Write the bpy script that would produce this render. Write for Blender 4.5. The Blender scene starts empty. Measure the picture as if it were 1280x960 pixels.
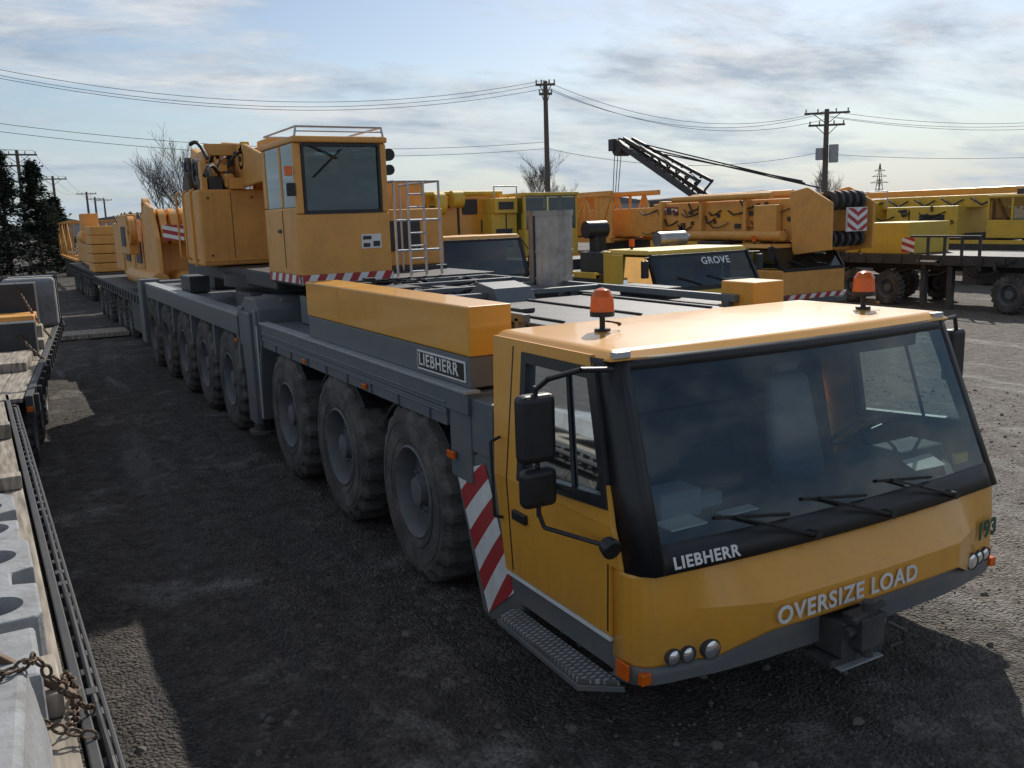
import bpy, bmesh, math, random
from mathutils import Vector, Matrix, noise
rnd=random.Random(7)
scene=bpy.context.scene
COL=bpy.context.collection
# ---------------------------------------------------------------- materials
def newmat(name):
    m=bpy.data.materials.new(name); m.use_nodes=True
    nt=m.node_tree; b=nt.nodes['Principled BSDF']
    return m,nt,b
def mat(name,col,rough=.5,metal=0,dirt=.25,dirtcol=(.16,.13,.10),scale=3.0,bump=0.0,bscale=60,coat=0.0,spec=.5,streak=0,low=0,lowz=.95):
    m,nt,b=newmat(name); N=nt.nodes; L=nt.links
    tc=N.new('ShaderNodeTexCoord')
    n=N.new('ShaderNodeTexNoise'); n.inputs['Scale'].default_value=scale; n.inputs['Detail'].default_value=5; n.inputs['Roughness'].default_value=.72
    L.new(tc.outputs['Object'],n.inputs['Vector'])
    r=N.new('ShaderNodeValToRGB'); r.color_ramp.elements[0].position=.42; r.color_ramp.elements[1].position=.78
    r.color_ramp.elements[0].color=(0,0,0,1); r.color_ramp.elements[1].color=(1,1,1,1)
    L.new(n.outputs['Fac'],r.inputs['Fac'])
    mm=N.new('ShaderNodeMath'); mm.operation='MULTIPLY'; mm.inputs[1].default_value=dirt; L.new(r.outputs['Color'],mm.inputs[0])
    src=mm.outputs[0]
    if streak:
        mp=N.new('ShaderNodeMapping'); mp.inputs['Scale'].default_value=(16,16,.9); L.new(tc.outputs['Object'],mp.inputs[0])
        n3=N.new('ShaderNodeTexNoise'); n3.inputs['Scale'].default_value=1; n3.inputs['Detail'].default_value=3; L.new(mp.outputs[0],n3.inputs['Vector'])
        r3=N.new('ShaderNodeValToRGB'); r3.color_ramp.elements[0].position=.55; r3.color_ramp.elements[1].position=.8; r3.color_ramp.elements[1].color=(streak,streak,streak,1); r3.color_ramp.elements[0].color=(0,0,0,1)
        L.new(n3.outputs['Fac'],r3.inputs['Fac'])
        ad=N.new('ShaderNodeMath'); ad.operation='ADD'; ad.use_clamp=True; L.new(src,ad.inputs[0]); L.new(r3.outputs['Color'],ad.inputs[1]); src=ad.outputs[0]
    mx=N.new('ShaderNodeMix'); mx.data_type='RGBA'; mx.inputs[6].default_value=(*col,1); mx.inputs[7].default_value=(*dirtcol,1)
    L.new(src,mx.inputs[0]); colout=mx.outputs[2]
    if low:
        # road dirt thrown up on the lowest part of the vehicle
        sp=N.new('ShaderNodeSeparateXYZ'); L.new(tc.outputs['Object'],sp.inputs[0])
        g=N.new('ShaderNodeMapRange'); g.inputs[1].default_value=lowz; g.inputs[2].default_value=.25; g.inputs[3].default_value=0; g.inputs[4].default_value=low; L.new(sp.outputs[2],g.inputs[0])
        mu=N.new('ShaderNodeMath'); mu.operation='MULTIPLY'; mu.use_clamp=True; L.new(g.outputs[0],mu.inputs[0])
        r5=N.new('ShaderNodeMapRange'); r5.inputs[1].default_value=.35; r5.inputs[2].default_value=.65; L.new(n.outputs['Fac'],r5.inputs[0]); L.new(r5.outputs[0],mu.inputs[1])
        m2=N.new('ShaderNodeMix'); m2.data_type='RGBA'; L.new(mu.outputs[0],m2.inputs[0]); L.new(colout,m2.inputs[6]); m2.inputs[7].default_value=(.15,.13,.11,1); colout=m2.outputs[2]
    L.new(colout,b.inputs['Base Color'])
    ma=N.new('ShaderNodeMath'); ma.operation='MULTIPLY_ADD'; ma.inputs[1].default_value=.3; ma.inputs[2].default_value=rough-.08
    L.new(n.outputs['Fac'],ma.inputs[0]); L.new(ma.outputs[0],b.inputs['Roughness'])
    b.inputs['Metallic'].default_value=metal; b.inputs['Specular IOR Level'].default_value=spec
    if coat: b.inputs['Coat Weight'].default_value=coat; b.inputs['Coat Roughness'].default_value=.10
    if bump:
        n2=N.new('ShaderNodeTexNoise'); n2.inputs['Scale'].default_value=bscale; n2.inputs['Detail'].default_value=2
        L.new(tc.outputs['Object'],n2.inputs['Vector'])
        bp=N.new('ShaderNodeBump'); bp.inputs['Strength'].default_value=bump; bp.inputs['Distance'].default_value=.02
        L.new(n2.outputs['Fac'],bp.inputs['Height']); L.new(bp.outputs['Normal'],b.inputs['Normal'])
    return m
YEL=mat('yellow_paint',(.74,.345,.035),.32,dirt=.28,dirtcol=(.42,.22,.06),scale=2.2,coat=.5,streak=.2,low=.45,lowz=.85)
ORG=mat('orange_paint',(.72,.355,.085),.45,dirt=.45,dirtcol=(.32,.18,.07),scale=2.5,streak=.3)
YEL2=mat('lemon_paint',(.66,.44,.05),.45,dirt=.4,dirtcol=(.3,.2,.07),scale=2,streak=.3)
GREY=mat('chassis_grey',(.105,.125,.142),.45,dirt=.55,dirtcol=(.19,.175,.155),scale=3.5,streak=.3,low=.8,lowz=1.4)
DECKG=mat('deck_edge_grey',(.33,.35,.36),.5,dirt=.6,dirtcol=(.14,.13,.12),scale=6)
DARK=mat('dark_steel',(.034,.036,.04),.55,dirt=.5,dirtcol=(.10,.09,.08),scale=4,low=.5)
BLK=mat('black_plastic',(.012,.012,.014),.38,dirt=.3,dirtcol=(.04,.04,.04),scale=6)
RUB=mat('tyre_rubber',(.06,.057,.054),.85,dirt=1.0,dirtcol=(.19,.17,.148),scale=3.5,bump=.25,bscale=40)
RIM=mat('rim_grey',(.11,.118,.13),.6,dirt=.8,dirtcol=(.19,.17,.15),scale=6)
SIL=mat('stained_steel',(.42,.41,.40),.30,metal=.85,dirt=.8,dirtcol=(.17,.135,.11),scale=2.2,streak=.6)
ALU=mat('aluminium_rail',(.5,.51,.53),.45,metal=.6,dirt=.3,scale=8)
CONC=mat('cast_grey',(.30,.31,.32),.75,dirt=.7,dirtcol=(.13,.12,.11),scale=4,bump=.25,bscale=30,streak=.4)
WHITE=mat('white_paint',(.76,.76,.74),.5,dirt=.4,dirtcol=(.35,.33,.3),scale=8)
RED=mat('red_paint',(.42,.03,.035),.45,dirt=.3,scale=8)
GREEN=mat('green_decal',(.008,.085,.05),.5,dirt=.1)
INT=mat('cab_interior',(.034,.038,.045),.7,dirt=.3,scale=5)
SEAT=mat('seat_fabric',(.19,.25,.32),.85,dirt=.3,scale=8)
PAPER=mat('paper',(.75,.75,.73),.7,dirt=.1)
RUST=mat('rusty_chain',(.10,.075,.055),.6,metal=.5,dirt=.6,dirtcol=(.2,.11,.06),scale=20)
POLEW=mat('weathered_pole_wood',(.11,.095,.08),.85,dirt=.4,scale=5)
WIRE=mat('wire',(.03,.03,.035),.6,dirt=0)
BARK=mat('bark',(.13,.11,.10),.9,dirt=.3,scale=5)
ROCK=mat('gravel_stone',(.13,.118,.105),.9,dirt=.8,dirtcol=(.06,.053,.047),scale=3)
def checker(nm,ca,cb):
    m,nt,b=newmat(nm); N=nt.nodes;L=nt.links
    tc=N.new('ShaderNodeTexCoord'); 
    bp=N.new('ShaderNodeBump'); bp.inputs['Strength'].default_value=.9; bp.inputs['Distance'].default_value=.01
    outs=[]
    for a in (.785,-.785):
        mp=N.new('ShaderNodeMapping'); mp.inputs['Rotation'].default_value=(0,0,a); mp.inputs['Scale'].default_value=(16,36,1)
        L.new(tc.outputs['Object'],mp.inputs['Vector'])
        v=N.new('ShaderNodeTexVoronoi'); v.inputs['Randomness'].default_value=0; v.inputs['Scale'].default_value=1; v.voronoi_dimensions='2D'; L.new(mp.outputs[0],v.inputs['Vector'])
        c=N.new('ShaderNodeMath'); c.operation='LESS_THAN'; c.inputs[1].default_value=.30; L.new(v.outputs['Distance'],c.inputs[0]); outs.append(c)
    s=N.new('ShaderNodeMath'); s.operation='MAXIMUM'; L.new(outs[0].outputs[0],s.inputs[0]); L.new(outs[1].outputs[0],s.inputs[1])
    L.new(s.outputs[0],bp.inputs['Height']); L.new(bp.outputs[0],b.inputs['Normal'])
    mx=N.new('ShaderNodeMix'); mx.data_type='RGBA'; mx.inputs[6].default_value=(*ca,1); mx.inputs[7].default_value=(*cb,1)
    L.new(s.outputs[0],mx.inputs[0])
    n=N.new('ShaderNodeTexNoise'); n.inputs['Scale'].default_value=5; n.inputs['Detail'].default_value=4; L.new(tc.outputs['Object'],n.inputs['Vector'])
    m3=N.new('ShaderNodeMix'); m3.data_type='RGBA'; m3.blend_type='MULTIPLY'; m3.inputs[0].default_value=.7; L.new(mx.outputs[2],m3.inputs[6]); L.new(n.outputs['Fac'],m3.inputs[7])
    L.new(m3.outputs[2],b.inputs['Base Color'])
    b.inputs['Roughness'].default_value=.55
    return m
TREAD=checker('tread_plate',(.075,.08,.085),(.20,.20,.20))
TREADS=checker('step_tread_plate',(.15,.15,.15),(.50,.50,.49))
def glass(name,tint,refl):
    m=bpy.data.materials.new(name); m.use_nodes=True; nt=m.node_tree; N=nt.nodes; L=nt.links
    N.remove(N['Principled BSDF']); out=N['Material Output']
    t=N.new('ShaderNodeBsdfTransparent'); t.inputs[0].default_value=(*tint,1)
    g=N.new('ShaderNodeBsdfGlossy'); g.inputs['Roughness'].default_value=.03; g.inputs[0].default_value=(.85,.95,1.0,1)
    lw=N.new('ShaderNodeFresnel'); lw.inputs[0].default_value=1.5
    a=N.new('ShaderNodeMath'); a.operation='MULTIPLY_ADD'; a.inputs[1].default_value=1.1; a.inputs[2].default_value=refl
    L.new(lw.outputs[0],a.inputs[0])
    mx=N.new('ShaderNodeMixShader'); L.new(a.outputs[0],mx.inputs[0]); L.new(t.outputs[0],mx.inputs[1]); L.new(g.outputs[0],mx.inputs[2])
    d=N.new('ShaderNodeBsdfDiffuse'); d.inputs[0].default_value=(.3,.34,.34,1)
    n=N.new('ShaderNodeTexNoise'); n.inputs['Scale'].default_value=3; n.inputs['Detail'].default_value=4
    tc=N.new('ShaderNodeTexCoord'); L.new(tc.outputs['Object'],n.inputs['Vector'])
    q=N.new('ShaderNodeMath'); q.operation='MULTIPLY'; q.inputs[1].default_value=.05; L.new(n.outputs['Fac'],q.inputs[0])
    mx2=N.new('ShaderNodeMixShader'); L.new(q.outputs[0],mx2.inputs[0]); L.new(mx.outputs[0],mx2.inputs[1]); L.new(d.outputs[0],mx2.inputs[2])
    L.new(mx2.outputs[0],out.inputs[0]); return m
GLASS=glass('windscreen_glass',(.78,.88,.86),.02)
GLASSD=glass('dark_glass',(.36,.44,.46),.03)
def beaconmat():
    m,nt,b=newmat('beacon_amber'); b.inputs['Base Color'].default_value=(.9,.17,.01,1); b.inputs['Roughness'].default_value=.15
    b.inputs['Transmission Weight'].default_value=.3; return m
AMB=beaconmat()
def lens():
    m,nt,b=newmat('lamp_lens'); b.inputs['Base Color'].default_value=(.75,.77,.78,1); b.inputs['Roughness'].default_value=.08; b.inputs['Metallic'].default_value=.8; return m
LENS=lens()
def woodmat():
    m,nt,b=newmat('deck_planks'); N=nt.nodes;L=nt.links
    tc=N.new('ShaderNodeTexCoord'); mp=N.new('ShaderNodeMapping'); mp.inputs['Scale'].default_value=(14,1.2,3); L.new(tc.outputs['Object'],mp.inputs[0])
    n=N.new('ShaderNodeTexNoise'); n.inputs['Scale'].default_value=2; n.inputs['Detail'].default_value=6; L.new(mp.outputs[0],n.inputs[0])
    r=N.new('ShaderNodeValToRGB'); r.color_ramp.elements[0].color=(.13,.11,.09,1); r.color_ramp.elements[1].color=(.42,.37,.30,1); r.color_ramp.elements[0].position=.3;r.color_ramp.elements[1].position=.7
    L.new(n.outputs['Fac'],r.inputs[0]); L.new(r.outputs[0],b.inputs['Base Color']); b.inputs['Roughness'].default_value=.85
    bp=N.new('ShaderNodeBump'); bp.inputs['Strength'].default_value=.3; bp.inputs['Distance'].default_value=.01; L.new(n.outputs['Fac'],bp.inputs['Height']); L.new(bp.outputs[0],b.inputs['Normal'])
    return m
WOOD=woodmat()
# ---------------------------------------------------------------- builders
class Root:
    def __init__(s,name,loc=(0,0,0),rot=0,world=False):
        s.e=bpy.data.objects.new(name,None); s.e.empty_display_size=.3
        s.e.location=loc; s.e.rotation_euler=(0,0,rot); COL.objects.link(s.e)
        s.off=Vector(loc) if world else Vector((0,0,0))
class P:
    def __init__(s,name,m,root=None,bev=0,smooth=False,seg=2,ang=38):
        s.n=name;s.m=m;s.r=root;s.b=bev;s.s=smooth;s.v=[];s.f=[];s.seg=seg;s.a=ang
    def add(s,vs,fs):
        o=len(s.v); s.v+=[Vector(v) for v in vs]; s.f+=[[i+o for i in f] for f in fs]; return s
    def hexa(s,p):
        return s.add(p,[(3,2,1,0),(4,5,6,7),(0,1,5,4),(1,2,6,5),(2,3,7,6),(3,0,4,7)])
    def box(s,x0,x1,y0,y1,z0,z1):
        return s.hexa([(x0,y0,z0),(x1,y0,z0),(x1,y1,z0),(x0,y1,z0),(x0,y0,z1),(x1,y0,z1),(x1,y1,z1),(x0,y1,z1)])
    def beam(s,a,b,w,h=None,up=(0,0,1)):
        h=h or w; a=Vector(a);b=Vector(b);d=(b-a).normalized();u=Vector(up)
        if abs(d.dot(u))>.99: u=Vector((0,1,0))
        r=d.cross(u).normalized();u=r.cross(d).normalized();r*=w/2;u*=h/2
        return s.hexa([a-r-u,a+r-u,b+r-u,b-r-u,a-r+u,a+r+u,b+r+u,b-r+u])
    def cyl(s,a,b,r,n=20,r2=None,cap=True):
        r2=r if r2 is None else r2
        a=Vector(a);b=Vector(b);d=(b-a).normalized();u=Vector((0,0,1)) if abs(d.z)<.9 else Vector((1,0,0))
        x=d.cross(u).normalized();y=x.cross(d)
        vs=[];
        for c,rr in ((a,r),(b,r2)):
            for i in range(n):
                t=2*math.pi*i/n; vs.append(c+x*math.cos(t)*rr+y*math.sin(t)*rr)
        fs=[(i,(i+1)%n,n+(i+1)%n,n+i) for i in range(n)]
        if cap: fs+=[tuple(range(n))[::-1],tuple(range(n,2*n))]
        return s.add(vs,fs)
    def ring(s,a,b,ro,ri,n=28):
        a=Vector(a);b=Vector(b);d=(b-a).normalized();u=Vector((0,0,1)) if abs(d.z)<.9 else Vector((1,0,0))
        x=d.cross(u).normalized();y=x.cross(d);vs=[]
        for c,rr in ((a,ro),(b,ro),(b,ri),(a,ri)):
            for i in range(n):
                t=2*math.pi*i/n; vs.append(c+x*math.cos(t)*rr+y*math.sin(t)*rr)
        fs=[]
        for k in range(4):
            for i in range(n):
                fs.append((k*n+i,k*n+(i+1)%n,((k+1)%4)*n+(i+1)%n,((k+1)%4)*n+i))
        return s.add(vs,fs)
    def prism(s,pts,ax,a,b):
        n=len(pts)
        def q(p,t):
            return {'x':(t,p[0],p[1]),'y':(p[0],t,p[1]),'z':(p[0],p[1],t)}[ax]
        vs=[q(p,a) for p in pts]+[q(p,b) for p in pts]
        return s.add(vs,[tuple(range(n))[::-1],tuple(range(n,2*n))]+[(i,(i+1)%n,n+(i+1)%n,n+i) for i in range(n)])
    def tube(s,pts,r,n=8):
        for a,b in zip(pts,pts[1:]):
            if (Vector(a)-Vector(b)).length>1e-5: s.cyl(a,b,r,n)
        return s
    def quad(s,*p): return s.add(p,[tuple(range(len(p)))])
    def grid(s,rows):
        m=len(rows[0]); vs=[v for r in rows for v in r]
        return s.add(vs,[(i*m+j,i*m+j+1,(i+1)*m+j+1,(i+1)*m+j) for i in range(len(rows)-1) for j in range(m-1)])
    def done(s,solid=0,recalc=True,link=True,soliddir=-1):
        me=bpy.data.meshes.new(s.n)
        off=s.r.off if s.r else Vector((0,0,0))
        me.from_pydata([v-off for v in s.v],[],s.f); me.materials.append(s.m)
        if recalc:
            bm=bmesh.new();bm.from_mesh(me);bmesh.ops.recalc_face_normals(bm,faces=bm.faces);bm.to_mesh(me);bm.free()
        if s.s:
            me.polygons.foreach_set('use_smooth',[True]*len(me.polygons)); me.set_sharp_from_angle(angle=math.radians(s.a))
        o=bpy.data.objects.new(s.n,me)
        COL.objects.link(o)
        if s.r: o.parent=s.r.e
        if solid:
            md=o.modifiers.new('s','SOLIDIFY');md.thickness=solid;md.offset=soliddir
        if s.b:
            md=o.modifiers.new('b','BEVEL');md.width=s.b;md.segments=s.seg;md.limit_method='ANGLE';md.angle_limit=math.radians(35)
        return o
def text(name,body,size,loc,rot,m,root,ext=.002,bold=.004,sx=1,width=None):
    cu=bpy.data.curves.new(name,'FONT');cu.body=body;cu.size=size;cu.extrude=ext;cu.offset=bold;cu.align_x='LEFT';cu.align_y='CENTER';cu.space_character=1.12
    o=bpy.data.objects.new(name,cu);COL.objects.link(o);cu.materials.append(m)
    o.parent=root.e;o.location=Vector(loc)-root.off;o.rotation_euler=rot;o.scale=(sx,1,1)
    return o
def make_wheel_meshes(R,W,rim):
    prof=[(0.02,rim),(0.0,rim+.05),(-.012+.01,R*.75),(.0,R*.86),(.02,R*.94),(.05,R*.985),(.10,R),(W*.5,R+.004),(W-.10,R),(W-.05,R*.985),(W-.02,R*.94),(W,R*.8),(W-.02,rim)]
    n=84;vs=[];fs=[]
    for i in range(n):
        t=2*math.pi*i/n; lug=(i%4)<2
        for k,(x,r) in enumerate(prof):
            rr=r
            if 4<=k<=6 and not lug: rr-=.045
            if 8<=k<=10 and lug: rr-=.045
            vs.append((x,math.cos(t)*rr,math.sin(t)*rr))
    m=len(prof)
    for i in range(n):
        j=(i+1)%n
        for k in range(m-1): fs.append((i*m+k,i*m+k+1,j*m+k+1,j*m+k))
    ap=P('tyre',RUB,smooth=True,ang=28).add(vs,fs)
    ap.ring((-.006,0,0),(.01,0,0),R*.80,R*.79,48).ring((-.006,0,0),(.01,0,0),rim+.07,rim+.06,48)
    a=ap.done()
    rp=P('rim',RIM,smooth=True)
    prof2=[(.015,rim+.005),(.005,rim-.012),(.03,rim-.03),(.10,rim-.05),(.16,rim-.06),(.15,rim-.16),(.11,rim-.19),(.11,.12),(.04,.11),(.03,.05),(.03,0.001)]
    n=40;vs=[];fs=[];m=len(prof2)
    for i in range(n):
        t=2*math.pi*i/n
        for x,r in prof2: vs.append((x,math.cos(t)*r,math.sin(t)*r))
    for i in range(n):
        j=(i+1)%n
        for k in range(m-1): fs.append((i*m+k,i*m+k+1,j*m+k+1,j*m+k))
    rp.add(vs,fs)
    for i in range(12):
        t=2*math.pi*i/12; c=(math.cos(t)*(rim-.205),math.sin(t)*(rim-.205)) if rim>.3 else (math.cos(t)*.15,math.sin(t)*.15)
        rp.cyl((.085,c[0],c[1]),(.12,c[0],c[1]),.014,6)
    b=rp.done()
    ma,mb=a.data,b.data
    bpy.data.objects.remove(a);bpy.data.objects.remove(b)
    return ma,mb
WB=make_wheel_meshes(.72,.45,.37)
WS=make_wheel_meshes(.50,.28,.28)
def wheel(root,x,y,side,W=WB,steer=0,z=None):
    R=.72 if W is WB else .5
    z=R-.02 if z is None else z
    sp=rnd.random()*6
    for me,nm in ((W[0],'tyre'),(W[1],'rim')):
        o=bpy.data.objects.new(nm,me);COL.objects.link(o);o.parent=root.e
        o.location=Vector((x,y,z))-root.off
        o.rotation_euler=(sp,0,(0 if side<0 else math.pi)+steer)
# ================================================================ MAIN CRANE
T=Root('mobile_crane',(4.1,3.4,0),world=True)
CX=4.1
def mir(x): return 2*CX-x
cols=[(2.602,3.66),(2.602,3.56),(2.615,3.51),(2.65,3.475),(2.70,3.455),(2.80,3.43),(2.93,3.41),(3.05,3.398),(3.14,3.39),(3.32,3.378),(3.6,3.368),(3.85,3.362),(4.1,3.36)]
cols=cols+[(mir(x),y) for x,y in cols[:-1][::-1]]
def lin(a,b,t): return max(0,min(1,(t-a)/(b-a)))
def cmask(x): return 1-lin(.78,1.17,abs(x-CX))
def yb(x): return .485+.125*(1-lin(.78,1.05,abs(x-CX)))
def by(x,y,z):
    edge=lin(1.5,1.42,abs(x-CX))
    if z>.77: prof=max(0,(.97-z)/.2)
    elif z>.6: prof=1
    else: prof=1-.35*(.6-z)/.2
    prof=min(1,prof)
    return y-(.025*prof*edge+.125*prof*cmask(x))
def surfy(x,z):
    for (xa,ya),(xb,ybb) in zip(cols,cols[1:]):
        if xa<=x<=xb and xb>xa: return by(x,ya+(ybb-ya)*(x-xa)/(xb-xa),z)
    return 3.4
p=P('front_panel',YEL,T,smooth=True,ang=11)
rows=[]
for k in range(7):
    row=[]
    for x,y in cols:
        z0=yb(x); z=[z0,z0+.015,.66,.73,.77,.97,.985][k]
        row.append((x+(CX-x)/1.5*(0 if k<6 else .012),by(x,y,z),z))
    rows.append(row)
rows.append([(x+(CX-x)*.012,min(y+.06,3.70),1.0) for x,y in cols])
p.grid(rows).done(solid=.02,soliddir=-1,recalc=False)
p=P('bumper_skirt',GREY,T,smooth=True)
rows=[[(x,by(x,y,.40)+(.05 if f==.0 else 0),.365+f*(yb(x)-.365)) for x,y in cols] for f in (0,.15,.5,1.0)]
rows=[[(x,y+(.035*cmask(x)),z) for x,y,z in r] for r in rows]
p.grid(rows).done(solid=.02,recalc=False)
p=P('tow_coupling',DARK,T,.008)
p.box(3.76,4.06,3.14,3.34,.36,.56).box(3.82,4.0,3.06,3.2,.42,.60).cyl((3.91,3.10,.36),(3.91,3.10,.68),.035,14).box(3.70,4.12,3.16,3.36,.31,.35)
p.cyl((3.76,3.12,.52),(4.06,3.12,.52),.03,12).beam((3.78,3.09,.59),(4.02,3.09,.65),.03).box(4.12,4.2,3.2,3.26,.38,.5).tube([(4.1,3.12,.5),(4.2,3.08,.44),(4.22,3.1,.36),(4.15,3.14,.33)],.012)
p.done()
P('coupling_plate',DECKG,T,.003).box(3.74,4.08,3.12,3.30,.298,.309).done()
for s in (1,-1):
    for i,(dx,z,r) in enumerate([(1.30,.53,.040),(1.215,.53,.040),(1.09,.54,.050)]):
        x=CX-s*dx; yy=surfy(x,z)-.004
        P('lamp_bezel',DARK,T,smooth=True).ring((x,yy-.016,z),(x,yy+.05,z),r+.006,r).done()
        q=P('head_lamp',LENS,T,smooth=True); q.cyl((x,yy+.01,z),(x,yy-.010,z),r,20); q.cyl((x,yy-.010,z),(x,yy-.022,z),r,20,r2=r*.5); q.done()
    xs=CX-s*1.507
    P('corner_marker',AMB,T,.004).box(min(xs,xs-s*.02),max(xs,xs-s*.02),3.50,3.60,.41,.50).done()
    P('corner_marker_front',AMB,T,.004).box(CX-s*1.45-.03,CX-s*1.45+.03,3.43,3.47,.40,.46).done()
text('text_oversize_load','OVERSIZE LOAD',.135,(3.33,3.198,.690),(math.radians(90),0,0),WHITE,T,sx=1.02,bold=.003)
text('text_fleet_number','193',.155,(5.245,surfy(5.25,.7)-.018,.71),(math.radians(90),0,math.radians(7.5)),GREEN,T,bold=.006)
def ws(u,z,off=0):
    k=(z-1.0)/1.05
    hw=1.405-.075*k
    return (CX+u*hw,3.345+.075*u*u+.40*k-off,z)
us=[-1+2*i/24 for i in range(25)]
P('windscreen',GLASS,T,smooth=True).grid([[ws(u*.965,z) for u in us] for z in (1.10,1.3,1.5,1.7,1.9,2.00)]).done()
P('windscreen_black_panel',BLK,T,smooth=True).grid([[ws(u,z,.004) for u in us] for z in (.985,1.05,1.13)]).done(solid=.01)
P('windscreen_top_frame',BLK,T,smooth=True).grid([[ws(u,z,.004) for u in us] for z in (1.985,2.05)]).done(solid=.01)
for s in (-1,1):
    P('windscreen_side_frame',BLK,T,smooth=True).grid([[ws(s*u,z,.004) for u in (.955,1.0)] for z in (.985,1.4,1.8,2.05)]).done(solid=.01)
    def X(x): return x if s<0 else mir(x)
    P('a_pillar',BLK,T,smooth=True).grid([[ws(s*1.0,z,.004),(X(2.64+.07*(z-1)),3.47+.40*(z-1)/1.05,z),(X(2.606+.075*(z-1)),3.56+.40*(z-1)/1.05,z)] for z in (.985,1.4,1.8,2.05)]).done(solid=.015)
text('text_maker_front','LIEBHERR',.085,(2.76,3.352,1.062),(math.radians(72),0,math.radians(-5.0)),WHITE,T,sx=1.03,bold=.0022)
p=P('wipers',BLK,T,.003)
for x in (3.73,4.34,4.95):
    a=Vector(ws((x-CX)/1.4,1.03,.05)); tip=Vector(ws((x-.50-CX)/1.4,1.20,.03)); mid=a.lerp(tip,.55)
    p.cyl(a+Vector((0,.05,0)),a+Vector((0,-.02,0)),.024,10).beam(a,mid,.026,.018).beam(mid,tip,.014,.014)
    b1=Vector(ws((x-.62-CX)/1.4,1.21,.012));b2=Vector(ws((x-.12-CX)/1.4,1.15,.012)); p.beam(b1,b2,.014,.018)
p.done()
def side(s):
    X=lambda x: x if s<0 else mir(x)
    def sx(z,o=0): return X(2.60+o+(.0 if z<1.2 else .105*(z-1.2)/.85))
    def q(y,z,o=0): return (sx(z,o),y,z)
    fy=lambda z: 3.56+.40*(z-1)/1.05
    ry=lambda z: 4.76+.30*(z-.4)/1.65
    W=[(4.60,1.235),(3.69,1.30),(3.91,1.985),(4.66,1.985)]
    p=P('door_upper',YEL,T)
    out=[(ry(1.2),1.2),(fy(1.2),1.2),(fy(2.06),2.06),(ry(2.06),2.06)]
    for i in range(4):
        j=(i+1)%4
        p.quad(q(*out[i]),q(*out[j]),q(*W[j]),q(*W[i]))
    p.quad(q(ry(.60),.60),q(3.655,.60),q(3.655,1.0),q(ry(1.0),1.0))
    p.quad(q(ry(1.0),1.0),q(3.655,1.0),q(fy(1.2),1.2),q(ry(1.2),1.2))
    p.quad(q(3.655,1.0),q(3.56,1.0),q(fy(1.2),1.2))
    p.done(solid=.03,soliddir=0)
    p=P('door_window_frame',BLK,T)
    def ins(W,d):
        cy=sum(a for a,b in W)/4;cz=sum(b for a,b in W)/4
        return [(y+(d if y<cy else -d),z+(d if z<cz else -d)) for y,z in W]
    W0=ins(W,-.012);W2=ins(W,.05)
    for i in range(4):
        j=(i+1)%4
        p.quad(q(*W0[i],-.004),q(*W0[j],-.004),q(*W2[j],-.004),q(*W2[i],-.004))
    p.done(solid=.045,soliddir=0)
    P('door_glass',GLASSD,T).quad(*[q(y,z,.01) for y,z in W]).done()
    P('window_divider',BLK,T,.003).beam(q(4.02,1.27,.0),q(4.20,1.97,.0),.018,.022).done()
    g=P('sill_grey',GREY,T,.004); g.hexa([(X(2.61),3.64,.40),(X(2.61),4.74,.40),(X(2.75),4.74,.40),(X(2.75),3.64,.40),(X(2.61),3.66,.565),(X(2.61),4.79,.565),(X(2.75),4.79,.565),(X(2.75),3.66,.565)]); g.done()
    P('sill_white_stripe',WHITE,T).box(min(X(2.585),X(2.64)),max(X(2.585),X(2.64)),3.66,4.79,.567,.592).done()
    P('door_seam',BLK,T).beam(q(4.70,.62,-.0155),q(4.75,1.2,-.0155),.004,.012).beam(q(4.75,1.2,-.0155),q(4.79,2.02,-.0155),.004,.012).beam(q(3.68,.62,-.0155),q(3.67,1.0,-.0155),.004,.010).done()
    h=P('door_handle',BLK,T,.006); h.box(min(X(2.56),X(2.60)),max(X(2.56),X(2.60)),4.50,4.66,.97,1.03); h.done()
    P('grab_handle',BLK,T,.004).tube([(X(2.60),4.84,1.45),(X(2.53),4.84,1.43),(X(2.53),4.82,.95),(X(2.60),4.81,.93)],.011).done()
    P('roof_gutter',BLK,T).beam((X(2.695),4.0,2.045),(X(2.695),5.02,2.045),.008,.008).done()
side(-1);side(1)
P('cab_rear_wall',YEL,T,.01).hexa([(2.62,4.72,.5),(5.58,4.72,.5),(5.58,4.78,.5),(2.62,4.78,.5),(2.71,5.0,2.05),(5.49,5.0,2.05),(5.49,5.06,2.05),(2.71,5.06,2.05)]).done()
P('cab_rear_trim',INT,T).hexa([(2.66,4.68,.5),(5.54,4.68,.5),(5.54,4.70,.5),(2.66,4.70,.5),(2.74,4.96,2.03),(5.46,4.96,2.03),(5.46,4.98,2.03),(2.74,4.98,2.03)]).done()
def roofpt(u,v,k):
    hw=1.40-.065*k; y=(3.80+.07*k)*(1-v)+(5.10-.03*k)*v
    y-= (1-v)*.06*(1-u*u)
    return (CX+u*hw,y,2.035+.055*k+.018*k*(1-u*u)*(1-(2*v-1)**2))
p=P('cab_roof',YEL,T,.012,smooth=True)
NU,NV=16,8
top=[[roofpt(-1+2*i/NU,j/NV,1) for i in range(NU+1)] for j in range(NV+1)]
p.grid(top)
bot=[[roofpt(-1+2*i/NU,j/NV,0) for i in range(NU+1)] for j in range(NV+1)]
p.grid([top[0],bot[0]]);p.grid([bot[NV],top[NV]]);p.grid([[r[0] for r in bot],[r[0] for r in top]]);p.grid([[r[NU] for r in top],[r[NU] for r in bot]]);p.grid(bot)
o=p.done(); 
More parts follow.
